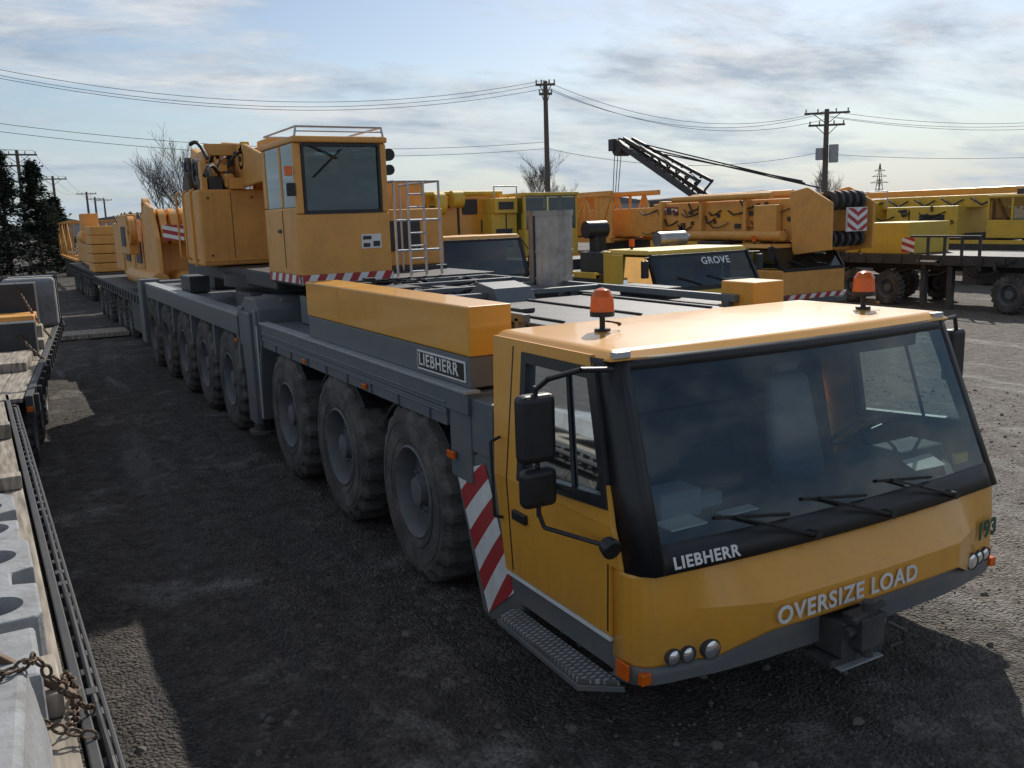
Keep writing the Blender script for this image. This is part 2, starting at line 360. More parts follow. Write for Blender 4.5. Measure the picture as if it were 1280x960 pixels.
bm=bmesh.new();bm.from_mesh(o.data);bmesh.ops.remove_doubles(bm,verts=bm.verts,dist=.0005);bmesh.ops.recalc_face_normals(bm,faces=bm.faces);bm.to_mesh(o.data);bm.free();o.data.set_sharp_from_angle(angle=.6);o.modifiers[0].width=.02;o.modifiers[0].segments=3
P('roof_clips',ALU,T,.003).box(2.74,2.84,3.80,3.85,2.05,2.085).box(5.34,5.44,3.82,3.87,2.05,2.085).done()
for bx,byy in ((3.15,4.5),(5.16,4.24)):
    z0=2.10
    P('beacon_base',BLK,T,smooth=True).cyl((bx,byy,z0-.01),(bx,byy,z0+.015),.05,16).cyl((bx,byy,z0+.015),(bx,byy,z0+.10),.018,10).cyl((bx,byy,z0+.09),(bx,byy,z0+.12),.075,20).done()
    P('beacon_lens',AMB,T,smooth=True).cyl((bx,byy,z0+.12),(bx,byy,z0+.21),.074,20,r2=.068).cyl((bx,byy,z0+.21),(bx,byy,z0+.25),.068,20,r2=.045).cyl((bx,byy,z0+.25),(bx,byy,z0+.262),.045,20,r2=.01).done()
    pts=[(bx+.06+.05*math.cos(a),byy-.03+.035*math.sin(a),z0+.03+.03*math.sin(a*.5)) for a in [i*.6 for i in range(12)]]
    P('beacon_cable',RUST,T).tube(pts,.006,6).done()
p=P('dashboard',INT,T,.02); p.hexa([(2.72,3.50,.80),(5.48,3.50,.80),(5.48,3.95,.80),(2.72,3.95,.80),(2.74,3.47,1.07),(5.46,3.47,1.07),(5.46,3.90,1.14),(2.74,3.90,1.14)])
p.box(4.45,5.3,3.66,3.92,1.1,1.24);p.box(3.75,4.25,3.9,4.3,.6,1.05);p.done()
P('cab_floor',INT,T).box(2.64,5.56,3.5,4.74,.56,.60).done()
q=P('steering_wheel',BLK,T,smooth=True)
c=Vector((4.92,4.02,1.32));nrm=Vector((0,.60,.80)).normalized();ax=Vector((1,0,0));ay=nrm.cross(ax)
ring=[c+ax*.22*math.cos(t)+ay*.22*math.sin(t) for t in [2*math.pi*i/28 for i in range(29)]]
q.tube(ring,.015,8)
for t in (0,math.pi,-math.pi/2): q.tube([c-nrm*.03,c+ax*.22*math.cos(t)+ay*.22*math.sin(t)],.012,6)
q.cyl(c,c-nrm*.35,.03,10).done()
for x in (3.25,4.92):
    q=P('seat',SEAT,T,.05,seg=3); q.box(x-.25,x+.25,4.15,4.6,.85,.98); q.hexa([(x-.25,4.52,.95),(x+.25,4.52,.95),(x+.25,4.64,.95),(x-.25,4.64,.95),(x-.2,4.66,1.6),(x+.2,4.66,1.6),(x+.2,4.76,1.6),(x-.2,4.76,1.6)])
    q.box(x-.12,x+.12,4.68,4.77,1.62,1.8); q.done()
    P('seat_base',INT,T,.02).box(x-.2,x+.2,4.2,4.55,.6,.85).done()
P('papers',PAPER,T).hexa([(4.85,3.54,1.15),(5.12,3.52,1.15),(5.15,3.70,1.20),(4.88,3.72,1.20),(4.85,3.54,1.155),(5.12,3.52,1.155),(5.15,3.70,1.205),(4.88,3.72,1.205)]).box(2.95,3.2,3.6,3.75,1.12,1.13).box(3.35,3.6,3.62,3.7,1.12,1.128).done()
P('cab_items',SEAT,T,.02).box(3.0,3.3,3.75,3.95,1.1,1.27).box(3.32,3.5,3.8,3.9,1.1,1.2).done()
P('yellow_label',YEL2,T).box(5.15,5.28,3.48,3.50,1.16,1.22).done()
P('sun_visor_grey',INT,T,.01).box(2.85,5.35,3.95,3.97,1.86,2.02).done()
p=P('mirror_arm',BLK,T,smooth=True)
p.tube([(2.72,3.80,2.00),(2.52,3.80,2.02),(2.40,3.92,1.97),(2.38,4.02,1.90)],.015).tube([(2.38,4.02,1.92),(2.38,4.02,1.20)],.014)
p.tube([(2.38,4.02,1.22),(2.40,4.0,1.14),(2.50,3.80,1.12),(2.52,3.58,1.14)],.013).tube([(2.38,4.02,1.3),(2.60,4.2,1.3)],.010).done()
p=P('mirror_housing',BLK,T,.035,seg=3); p.box(2.262,2.475,3.96,4.07,1.51,1.88); p.box(2.27,2.48,3.97,4.06,1.26,1.475); p.done()
P('kerb_mirror',BLK,T,.012,smooth=True).cyl((2.52,3.60,1.15),(2.52,3.53,1.13),.045,18,r2=.058).done()
p=P('mirror_right',BLK,T,.03,seg=3); p.box(5.77,5.93,3.97,4.06,1.55,1.92).done()
P('mirror_arm_right',BLK,T).tube([(5.45,3.88,2.02),(5.75,3.95,2.02),(5.85,4.0,1.9)],.014).done()
P('cab_step',TREADS,T,.004).prism([(2.60,3.60),(2.43,3.74),(2.46,4.66),(2.60,4.70)],'z',.335,.365).done()
P('cab_step_edge',GREY,T,.004).prism([(2.62,3.58),(2.415,3.73),(2.445,4.68),(2.62,4.73)],'z',.30,.333).done()
P('front_mudguard',GREY,T,.01).prism([(5.62,1.10),(5.15,1.28),(4.90,1.28),(4.66,.42),(4.70,.28),(5.12,.10),(5.25,.12)],'x',2.64,2.70).prism([(5.6,1.3),(4.86,1.3),(4.80,.55),(5.2,.55)],'x',2.71,3.5).done()
P('front_mudguard_r',GREY,T,.01).prism([(5.62,1.10),(5.15,1.28),(4.90,1.28),(4.66,.42),(4.70,.28),(5.12,.10),(5.25,.12)],'x',5.50,5.56).done()
A=Vector((0,5.57,1.06));B=Vector((0,5.13,1.20));C=Vector((0,4.79,.42));D=Vector((0,5.16,.14))
def stripes(name,A,B,C,D,n,x0,th,root,skew=.16,cols2=(RED,WHITE),normal=Vector((-1,0,0))):
    parts=[P(name+'_red',cols2[0],root),P(name+'_white',cols2[1],root)]
    tt=[i/n for i in range(-int(abs(skew)*n)-2,n+int(abs(skew)*n)+3)]
    for i,t in enumerate(tt):
        a0,a1=t,t+1/n; b0,b1=a0+skew,a1+skew
        if max(a1,b1)<=0 or min(a0,b0)>=1: continue
        S=8
        for j in range(S):
            f0,f1=j/S,(j+1)/S
            def pt(f,lo,hi):
                v=(lo+(hi-lo)*f); v=max(0,min(1,v)); return A.lerp(B,f).lerp(D.lerp(C,f),v)
            q=[pt(f0,a0,b0),pt(f1,a0,b0),pt(f1,a1,b1),pt(f0,a1,b1)]
            if (q[0]-q[3]).length<1e-4 and (q[1]-q[2]).length<1e-4: continue
            parts[i%2].quad(*[v+normal*th for v in q])
    for p in parts:
        if p.f: p.done(recalc=False)
off=Vector((2.64,0,0))
stripes('warning_stripe',A+off,B+off,C+off,D+off,7,0,.006,T,skew=-.17)
P('main_frame',DARK,T,.02).box(3.35,4.85,4.8,20.2,.55,1.45).box(3.1,5.1,5.3,10.6,1.2,1.5).done()
P('deck',GREY,T,.008).box(2.62,5.58,5.30,10.75,1.50,1.645).box(2.62,2.80,5.30,5.62,1.02,1.5).box(5.40,5.58,5.30,5.62,1.02,1.5).box(2.63,5.57,5.0,5.30,1.25,1.62).done()
P('deck_edge',DECKG,T,.004).box(2.585,2.70,5.28,10.76,1.646,1.668).box(5.50,5.615,5.28,10.76,1.646,1.668).done()
p=P('deck_side_rail',GREY,T,.006).box(2.60,2.618,5.29,10.74,1.50,1.64)
p.box(2.605,2.66,5.64,10.74,1.37,1.495).box(5.54,5.595,5.64,10.74,1.37,1.495).box(2.59,2.604,5.62,10.74,1.535,1.552).box(2.59,2.604,5.62,10.74,1.46,1.474)
for k in range(9): p.box(2.585,2.606,5.9+k*.6,5.93+k*.6,1.378,1.458)
p.done()
ax1=[6.35,8.10,9.85];ax2=[12.75,14.5,16.3,18.1,19.8]
p=P('mudguards',BLK,T,.006)
for y in ax1+ax2:
    for s in (0,1):
        x0,x1=(2.66,3.1) if s==0 else (5.1,5.54)
        for a in range(-4,5):
            t0=math.radians(90+a*11-5.5);t1=math.radians(90+a*11+5.5)
            p.hexa([(x0,y+.80*math.cos(t0),.70+.80*math.sin(t0)*.90),(x1,y+.80*math.cos(t0),.70+.80*math.sin(t0)*.90),(x1,y+.80*math.cos(t1),.70+.80*math.sin(t1)*.90),(x0,y+.80*math.cos(t1),.70+.80*math.sin(t1)*.90),
                    (x0,y+.83*math.cos(t0),.70+.83*math.sin(t0)*.90),(x1,y+.83*math.cos(t0),.70+.83*math.sin(t0)*.90),(x1,y+.83*math.cos(t1),.70+.83*math.sin(t1)*.90),(x0,y+.83*math.cos(t1),.70+.83*math.sin(t1)*.90)])
p.done()
for i,y in enumerate(ax1+ax2):
    st=(-.03,.0,.0)[i] if i<3 else 0
    wheel(T,2.60,y,-1,steer=st); wheel(T,5.60,y,1,steer=st)
p=P('axles',DARK,T)
for y in ax1+ax2: p.cyl((2.8,y,.7),(5.4,y,.7),.12,12).cyl((3.3,y+.35,.5),(3.3,y+.35,1.3),.08,10)
p.done()
P('side_markers',AMB,T,.004).box(2.575,2.60,5.50,5.60,1.16,1.21).box(2.575,2.60,7.2,7.28,1.40,1.44).box(2.575,2.60,8.95,9.03,1.40,1.44).box(2.575,2.60,12.0,12.1,1.3,1.35).done()
P('side_box',YEL,T,.012).box(2.655,2.99,5.34,8.0,1.885,2.225).box(2.655,2.99,8.01,8.98,1.885,2.225).done()
P('side_box_base',GREY,T,.008).box(2.659,2.986,5.35,8.97,1.67,1.882).done()
P('side_box_short',YEL,T,.012).box(5.21,5.545,5.34,5.72,1.885,2.225).done()
P('side_box_short_base',GREY,T,.008).box(5.214,5.541,5.35,5.71,1.67,1.882).done()
P('name_plate',WHITE,T).box(2.648,2.656,5.40,6.20,1.705,1.848).done()
P('name_plate_face',BLK,T).box(2.645,2.6475,5.415,6.185,1.718,1.835).done()
text('text_maker_side','LIEBHERR',.128,(2.6425,6.165,1.778),(math.radians(90),0,math.radians(-90)),WHITE,T,sx=1.12,bold=.002,ext=.0012)
P('engine_cover',TREAD,T,.01).box(3.35,5.12,5.45,7.4,2.00,2.03).done()
P('engine_cover_body',DARK,T,.01).box(3.37,5.10,5.47,7.38,1.66,1.995).box(3.4,4.9,7.5,9.3,1.66,1.9).done()
p=P('deck_frames',GREY,T,.006)
for x in (3.20,5.18): p.beam((x,5.5,2.09),(x,10.0,2.09),.06,.06)
for y in (7.45,8.3,9.2,9.9): p.beam((3.20,y,2.09),(5.18,y,2.09),.07,.05)
for x in (3.20,5.18):
    for y in (5.6,7.9,9.9): p.box(x-.03,x+.03,y-.03,y+.03,1.66,2.09)
p.box(3.0,3.6,9.4,10.4,1.66,1.98).box(4.2,5.2,9.5,10.5,1.66,1.95)
p.hexa([(3.9,7.2,2.03),(4.3,7.2,2.03),(4.3,7.9,2.03),(3.9,7.9,2.03),(3.9,7.3,2.16),(4.3,7.3,2.16),(4.3,7.6,2.2),(3.9,7.6,2.2)])
p.done()
p=P('deck_pipework',DARK,T,.01)
p.box(3.4,3.9,7.6,8.2,1.9,2.06).box(4.4,4.8,7.6,8.1,1.9,2.1).box(3.5,3.8,8.7,9.1,1.9,2.12).box(4.1,4.7,8.8,9.15,1.9,2.08)
for k in range(6): p.cyl((3.3+k*.25,8.35,1.95),(3.35+k*.25,9.8,2.02),.03,8)
p.box(5.22,5.5,5.8,10.2,1.67,2.02).box(5.25,5.45,6.5,7.2,2.02,2.12)
p.box(3.5,3.53,5.5,7.35,2.032,2.05).box(4.2,4.23,5.5,7.35,2.032,2.05).box(4.9,4.93,5.5,7.35,2.032,2.05).box(3.6,3.75,6.3,6.45,2.032,2.07)
p.done()
p=P('deck_hoses',BLK,T,smooth=True)
for k in range(18):
    x=3.1+rnd.random()*1.6;y=8.0+rnd.random()*2.2;pts=[]
    for i in range(8): pts.append((x+i*.07,y+.15*math.sin(i*.8+k),2.05+.13*math.sin(i/7*math.pi)*(.4+rnd.random()*.2)))
    p.tube(pts,.020,6)
p.done()
P('deck_lights',BLK,T,.01).box(3.1,3.22,8.6,8.72,2.1,2.2).box(3.3,3.42,9.0,9.1,2.12,2.22).done()
P('exhaust_stack',SIL,T,smooth=True).cyl((5.15,8.3,1.66),(5.15,8.3,2.84),.235,40,cap=False).ring((5.15,8.3,2.80),(5.15,8.3,2.855),.246,.215,40).cyl((5.15,8.3,1.9),(5.15,8.3,1.93),.245,32).cyl((5.15,8.3,2.42),(5.15,8.3,2.445),.243,32).cyl((5.15,8.3,2.14),(5.15,8.3,2.165),.243,32).done()
P('exhaust_inner',BLK,T,smooth=True).cyl((5.15,8.3,2.5),(5.15,8.3,2.83),.20,32).done()
P('exhaust_seam',DARK,T).box(4.910,4.918,8.24,8.26,1.7,2.80).done()
for s in (-1,1):
    X=lambda x: x if s<0 else mir(x)
    p=P('outrigger_box',GREY,T,.015)
    a,b=sorted((X(2.60),X(3.2)))
    p.prism([(10.82,1.35),(11.05,.42),(11.62,.42),(11.80,1.35),(11.72,1.80),(11.45,1.93),(10.98,1.93),(10.82,1.80)],'x',a,b)
    a2,b2=sorted((X(2.555),X(2.64)))
    p.box(a2,b2,11.12,11.5,.35,1.75)
    a3,b3=sorted((X(2.57),X(2.62)));p.box(a3,b3,10.86,11.0,1.3,1.8).box(a3,b3,11.55,11.75,1.3,1.8)
    p.done()
    P('outrigger_foot',DARK,T,.01).cyl((X(2.66),11.32,.25),(X(2.66),11.32,.5),.10,16).cyl((X(2.70),11.32,.2),(X(2.70),11.32,.26),.2,20).done()
P('outrigger_beam',GREY,T,.02).box(2.9,5.3,10.9,11.8,.9,1.92).box(3.3,4.9,10.5,12.2,1.4,1.85).done()
P('ladder',ALU,T).tube([(2.56,10.80,.5),(2.56,10.78,1.62)],.012).done()
P('rear_deck',GREY,T,.01).box(2.62,5.58,12.0,20.3,1.45,1.65).box(2.9,5.3,12.0,20.3,1.2,1.45).done()
P('rear_deck_edge',DECKG,T,.004).box(2.59,2.80,11.9,20.32,1.652,1.69).box(5.4,5.61,11.9,20.32,1.652,1.69).done()
p=P('rear_side_rail',GREY,T,.006).box(2.595,2.617,11.95,20.3,1.40,1.648)
for y in (12.0,13.6,15.4,17.2,18.95,20.2): p.box(2.60,2.75,y-.06,y+.06,.95,1.4)
p.done()
P('rear_deck_gear',DARK,T,.02).box(2.85,3.1,12.2,13.0,1.66,1.9).box(2.85,3.2,16.6,17.5,1.66,1.95).box(3.4,4.9,17.2,19.8,1.66,2.1).done()
P('rear_outrigger',GREY,T,.015).box(2.52,2.9,20.4,21.0,.4,1.75).box(5.3,5.7,20.4,21.0,.4,1.75).box(2.9,5.3,20.35,21.0,.9,1.7).done()
# ---- superstructure
P('slew_ring',DARK,T,smooth=True).cyl((4.1,13.4,1.65),(4.1,13.4,1.95),1.15,40).cyl((4.1,13.4,1.95),(4.1,13.4,2.12),1.3,40).done()
P('turntable_frame',DARK,T,.02).box(2.95,5.3,11.2,16.4,2.0,2.2).box(2.92,3.98,9.98,11.3,2.10,2.21).done()
p=P('operator_cab_shell',ORG,T,.02,seg=3)
x0,x1,y0,y1,zb,zt=2.90,3.98,9.92,11.25,2.22,3.74
p.box(x0,x1,y0,y0+.04,zb,2.90)
p.box(x0,x0+.04,y0+.045,y1,zb,2.98)
p.box(x1-.04,x1,y0+.045,y1,zb,2.98)
p.box(x0,x1,y1+.002,y1+.05,zb,2.98);p.box(x0,x0+.12,y1+.002,y1+.05,2.982,zt-.072);p.box(x1-.12,x1,y1+.002,y1+.05,2.982,zt-.072)
p.box(x0-.01,x1+.01,y0-.03,y1+.06,zt-.07,zt)
p.box(x0,x0+.09,y0,y0+.06,2.902,3.668);p.box(x1-.08,x1,y0,y0+.06,2.902,3.668)
p.box(x0,x0+.04,y0+.55,y0+.63,2.982,3.668);p.box(x0,x0+.04,y1-.10,y1,2.982,3.668);p.box(x1-.04,x1,y1-.3,y1,2.982,3.668)
p.done()
P('operator_windscreen',GLASSD,T).hexa([(x0+.09,y0+.02,2.90),(x1-.08,y0+.02,2.90),(x1-.08,y0+.03,2.90),(x0+.09,y0+.03,2.90),(x0+.09,y0+.02,3.67),(x1-.08,y0+.02,3.67),(x1-.08,y0+.03,3.67),(x0+.09,y0+.03,3.67)]).done()
P('operator_window_seal',BLK,T,.004).box(x0+.09,x0+.12,y0-.006,y0+.015,2.91,3.66).box(x1-.11,x1-.08,y0-.006,y0+.015,2.91,3.66).box(x0+.121,x1-.111,y0-.006,y0+.015,2.905,2.94).box(x0+.121,x1-.111,y0-.006,y0+.015,3.63,3.665).done()
P('operator_side_glass',GLASSD,T).box(x0+.012,x0+.02,y0+.065,y0+.545,2.985,3.665).box(x0+.012,x0+.02,y0+.635,y1-.105,2.985,3.665).box(x1-.02,x1-.012,y0+.06,y1-.3,2.985,3.665).quad((x0+.12,y1+.02,2.98),(x1-.12,y1+.02,2.98),(x1-.12,y1+.02,3.67),(x0+.12,y1+.02,3.67)).done()
P('operator_interior',INT,T,.03).box(x0+.32,x0+.80,y1-.5,y1-.38,2.6,3.38).box(x0+.32,x0+.8,y1-.9,y1-.4,2.45,2.65).box(x0+.44,x0+.68,y1-.5,y1-.4,3.4,3.56).box(x0+.1,x0+.25,y0+.2,y0+.8,2.5,2.95).box(x0+.85,x0+.98,y0+.15,y0+.8,2.5,3.08).box(x0+.3,x0+.65,y0+.1,y0+.3,2.6,3.02).done()
P('operator_wiper',BLK,T).beam((x0+.2,y0-.01,3.64),(x0+.5,y0-.015,3.50),.018).beam((x0+.22,y0-.015,3.30),(x0+.55,y0-.015,3.60),.013).done()
p=P('operator_cab_rail',ALU,T)
p.tube([(x0+.03,y0,zt),(x0+.05,y0,zt+.10),(x1-.05,y0,zt+.10),(x1-.03,y0,zt)],.013).tube([(x0+.05,y0,zt+.10),(x0+.05,y1,zt+.10),(x1-.05,y1,zt+.10),(x1-.05,y0,zt+.10)],.012)
p.tube([(x0+.05,y0,zt+.05),(x1-.05,y0,zt+.05)],.008)
p.done()
P('cab_side_lamp',BLK,T,smooth=True).cyl((4.04,9.98,3.55),(4.04,10.06,3.55),.07,14).cyl((4.04,9.98,3.38),(4.04,10.06,3.38),.06,14).done()
P('cab_side_beacon',AMB,T,smooth=True).cyl((2.84,9.95,3.32),(2.84,9.95,3.42),.045,14).done()
P('cab_side_mirror',BLK,T,.01).box(2.80,2.9,9.9,9.93,3.10,3.24).done()
stripes('cab_warning',Vector((2.905,9.915,2.235)),Vector((2.905,9.915,2.14)),Vector((3.98,9.915,2.14)),Vector((3.98,9.915,2.235)),11,0,.02,T,skew=-.05,normal=Vector((0,-1,0)))
stripes('cab_warning_side',Vector((2.90,9.92,2.235)),Vector((2.90,9.92,2.14)),Vector((2.90,11.2,2.14)),Vector((2.90,11.2,2.235)),9,0,.02,T,skew=.05)
P('cab_base_strip',WHITE,T).box(2.90,3.99,9.915,9.96,2.13,2.218).done()
P('decal_plate',WHITE,T).box(3.62,3.86,9.912,9.918,2.50,2.66).done()
P('decal_detail',DARK,T).box(3.64,3.74,9.908,9.9115,2.60,2.64).box(3.76,3.84,9.908,9.9115,2.52,2.58).box(3.64,3.72,9.908,9.9115,2.515,2.56).done()
P('door_detail',DARK,T).box(2.893,2.899,10.5,10.505,2.3,2.95).box(2.885,2.898,10.6,10.72,2.70,2.74).done()
p=P('platform_railing',ALU,T)
for x in (4.08,4.25,4.45,4.65):
    p.tube([(x,10.0,2.15),(x,10.0,3.25)],.016)
for z in (2.45,2.8,3.25): p.tube([(4.08,10.0,z),(4.65,10.0,z)],.013)
for x in (4.08,4.65):
    p.tube([(x,10.0,3.25),(x,11.2,3.25),(x,11.2,2.15)],.015)
for k in range(7): p.tube([(4.25,9.99,2.2+k*.15),(4.45,9.99,2.2+k*.15)],.010)
p.done()
P('right_body',ORG,T,.02).box(4.2,5.35,11.4,13.9,2.2,2.95).box(4.5,5.35,12.0,14.6,2.95,3.35).done()
P('right_body_detail',DARK,T,.01).box(4.5,5.0,11.38,11.398,2.4,2.8).box(4.22,4.4,11.3,11.5,2.96,3.1).done()
P('platform_right',DARK,T,.01).box(4.0,5.35,9.95,11.3,2.05,2.14).done()
P('winch_housing',ORG,T,.03).box(2.64,4.3,14.0,15.35,2.22,3.34).box(3.0,4.1,15.4,17.0,2.2,2.9).done()
P('winch_housing_trim',ORG,T,.006).box(2.615,2.65,14.5,14.56,2.2,3.36).box(2.64,4.2,13.985,13.998,2.28,2.31).done()
P('housing_marks',DARK,T).box(2.76,2.79,13.99,13.999,3.2,3.23).box(2.76,2.79,13.99,13.999,2.36,2.39).box(3.40,3.43,13.99,13.999,3.2,3.23).box(3.10,3.106,13.992,13.999,2.33,3.3).done()
p=P('winch_housing_rail',YEL,T)
for y in (14.1,14.7,15.3): p.tube([(2.60,y,2.3),(2.54,y,2.35),(2.54,y,3.3),(2.60,y,3.35)],.016)
p.done()
p=P('boom_pivot_cheeks',ORG,T,.02)
ck=[(12.6,3.40),(14.2,3.36),(16.5,3.30),(16.6,3.8),(16.2,4.05),(15.2,4.12),(13.8,3.98),(12.6,3.72),(11.6,3.60),(11.6,3.45)]
for xx in (3.30,4.05): p.prism(ck,'x',xx,xx+.06)
p.box(2.95,3.02,14.3,15.9,3.36,3.75)
p.done()
p=P('boom_foot',ORG,T,.03)
p.beam((3.7,11.5,3.5),(3.7,16.6,3.65),.55,.32).beam((3.12,14.0,3.45),(3.1,16.4,4.02),.14,.2)
p.box(3.1,4.0,14.6,14.9,3.6,3.98).box(2.95,3.2,15.0,16.0,3.8,3.98).box(3.5,3.9,13.2,13.8,3.7,4.02)
p.done()
p=P('rope_sheaves',DARK,T,smooth=True)
for (x,y,z,r) in ((2.78,14.6,3.62,.2),(2.95,16.2,3.7,.25),(3.5,16.7,3.9,.28),(3.12,14.2,3.50,.14),(3.35,14.0,3.78,.16)):
    p.ring((x-.05,y,z),(x+.05,y,z),r,r*.7,24).cyl((x-.03,y,z),(x+.03,y,z),r*.72,24).cyl((x-.08,y,z),(x+.08,y,z),r*.25,12)
p.done()
p=P('winch_drum',RUST,T,smooth=True).cyl((2.8,15.8,3.35),(3.2,15.8,3.35),.32,28).cyl((2.72,14.3,3.44),(3.2,14.3,3.44),.11,16)
for k in range(9): p.ring((2.82+k*.04,15.8,3.35),(2.84+k*.04,15.8,3.35),.345,.31,24)
p.done()
p=P('hydraulic_hoses',BLK,T,smooth=True)
for k in range(26):
    a=Vector((2.75+rnd.random()*1.2,13.6+rnd.random()*2,3.38+rnd.random()*.45));b=a+Vector((rnd.uniform(-.3,.4),rnd.uniform(-.6,.6),rnd.uniform(-.1,.3)))
    pts=[a.lerp(b,i/6)+Vector((0,0,.12*math.sin(i/6*math.pi))) for i in range(7)];p.tube(pts,rnd.choice((.014,.022,.03)),6)
p.done()
P('winch_brackets',ORG,T,.008).box(2.72,2.8,14.05,14.25,3.34,3.75).box(3.5,3.62,14.05,14.2,3.34,3.85).box(3.0,3.12,14.1,14.9,3.6,3.7).box(2.85,3.35,14.3,14.36,3.85,4.02).box(3.1,3.3,13.9,14.1,3.34,3.5).done()
P('valve_blocks',DARK,T,.01).box(2.82,3.02,14.05,14.2,3.34,3.5).box(3.66,3.9,13.6,13.9,3.62,3.8).box(3.2,3.28,14.4,14.5,3.7,3.9).done()
P('work_lamp',YEL2,T,.01).box(3.3,3.42,13.9,14.0,3.9,4.02).done()
# ================================================================ load trailers behind
def lowbed(name,x,y,L,w=2.6,zd=1.25,rot=0):
    t=Root(name,(x,y,0),rot)
    P('bed',DARK,t,.01).box(-w/2,w/2,0,L,zd-.12,zd).box(-.5,.5,0,L,zd-.45,zd-.12).done()
    p=P('side_rail',DARK,t,.008).box(-w/2-.03,-w/2,0,L,zd-.25,zd+.02).box(w/2,w/2+.03,0,L,zd-.25,zd+.02)
    k=.3
    while k<L: p.box(-w/2-.06,-w/2-.03,k,k+.08,zd-.2,zd-.02).box(w/2+.03,w/2+.06,k,k+.08,zd-.2,zd-.02);k+=.6
    p.done()
    return t
t=lowbed('flatbed_trailer',4.1,21.6,13)
for y in (4.0,5.3,6.6,9.0,10.3,11.6): wheel(t,-1.28,y,-1,WS);wheel(t,1.28,y,1,WS)
P('ramp_frame',DARK,t,.01).box(-1.2,1.2,-.6,0,.8,1.2).box(-1.3,-1.1,1.0,3.2,.3,1.1).box(1.1,1.3,1.0,3.2,.3,1.1).done()
b=Root('boom_base_section',(4.1,22,1.27))
P('boom_body',ORG,b,.03).box(-.7,.7,1.2,11,.25,1.75).done()
hp=[(-.3,.1),(1.8,.1),(1.8,1.9),(1.1,2.15),(.2,2.0),(-.3,1.3)]
p=P('boom_head',ORG,b,.03).prism(hp,'x',-1.0,-.9).prism(hp,'x',.9,1.0)
p.box(-.9,.9,.9,1.3,.2,1.9).box(-1.25,-1.0,2.6,4.4,.9,1.9);p.done()
p=P('sheaves',ORG,b,smooth=True)
for (x,y,z,r) in ((-.78,.3,1.55,.42),(-.55,.3,1.55,.42),(-.3,.3,1.55,.42),(0,.3,1.55,.42),(.4,.3,1.55,.42),(-.9,1.5,1.95,.3),(-1.15,2.6,1.5,.35)):
    p.ring((x-.07,y,z),(x+.07,y,z),r,r*.7,28).cyl((x-.03,y,z),(x+.03,y,z),r*.72,28).cyl((x-.1,y,z),(x+.1,y,z),r*.2,12)
p.done()
P('ram',ORG,b,smooth=True).cyl((-1.0,-.4,.35),(-1.0,4.2,.35),.20,24).cyl((-.45,-.5,.35),(-.45,3,.35),.2,24).done()
P('ribs',ORG,b,.01).box(-.74,.74,4,4.15,.2,1.8).box(-.74,.74,6,6.15,.2,1.8).box(-.74,.74,8.5,8.65,.2,1.8).done()
p=P('fittings',DARK,b,.01).box(-1.27,-1.252,3.0,3.8,1.1,1.6).box(-.73,-.71,4.6,5.6,.6,1.2).box(-.73,-.71,7,8,.6,1.2)
for k in range(8): p.tube([(-.74,1.5+k*1.1,1.75),(-.8,1.7+k*1.1,1.95),(-.6,2.0+k*1.1,1.9)],.03,6)
p.done()
Aq=Vector((-.85,-.32,1.25));stripes('plate',Aq+Vector((0,0,.35)),Aq+Vector((.45,0,.35)),Aq+Vector((.45,0,0)),Aq,4,0,.02,b,skew=.3,normal=Vector((0,-1,0)))
t=lowbed('flatbed_trailer',4.3,36,14)
for y in (4.0,5.3,6.6,9.0,10.3,11.6): wheel(t,-1.28,y,-1,WS);wheel(t,1.28,y,1,WS)
b=Root('crane_counterweight_stack',(4.2,36.5,1.27))
p=P('slabs',ORG,b,.03)
for k in range(5): p.box(-1.2,1.2,.3,2.4,k*.34,k*.34+.32)
p.box(-1.0,1.0,3,7,.1,1.5).box(-.8,.8,8,13,.1,1.3).box(-1.2,-.6,3.5,4.5,1.5,2.2);p.cyl((-1.0,3.2,1.3),(-1.0,5.2,1.3),.3,20);p.done()
t2=Root('lattice_boom_section',(4.6,52,0))
def lattice(root,L,w,h,z0,m=ORG,n=6,ch=.12,br=.06,x0=0,nm='lattice'):
    p=P(nm,m,root)
    c=[(x0-w/2,z0),(x0+w/2,z0),(x0+w/2,z0+h),(x0-w/2,z0+h)]
    for x,z in c: p.beam((x,0,z),(x,L,z),ch)
    for i in range(n):
        y0,y1=L*i/n,L*(i+1)/n
        for k in range(4):
            a,b2=c[k],c[(k+1)%4]
            if i%2: a,b2=b2,a
            p.cyl((a[0],y0,a[1]),(b2[0],y1,b2[1]),br/2,6,cap=False)
            p.cyl((c[k][0],y1,c[k][1]),(c[(k+1)%4][0],y1,c[(k+1)%4][1]),br/2,6,cap=False)
    p.done()
lattice(t2,14,2.2,2.0,1.3); P('supports',DARK,t2).box(-1,1,1,1.3,0,1.3).box(-1,1,12,12.3,0,1.3).done()
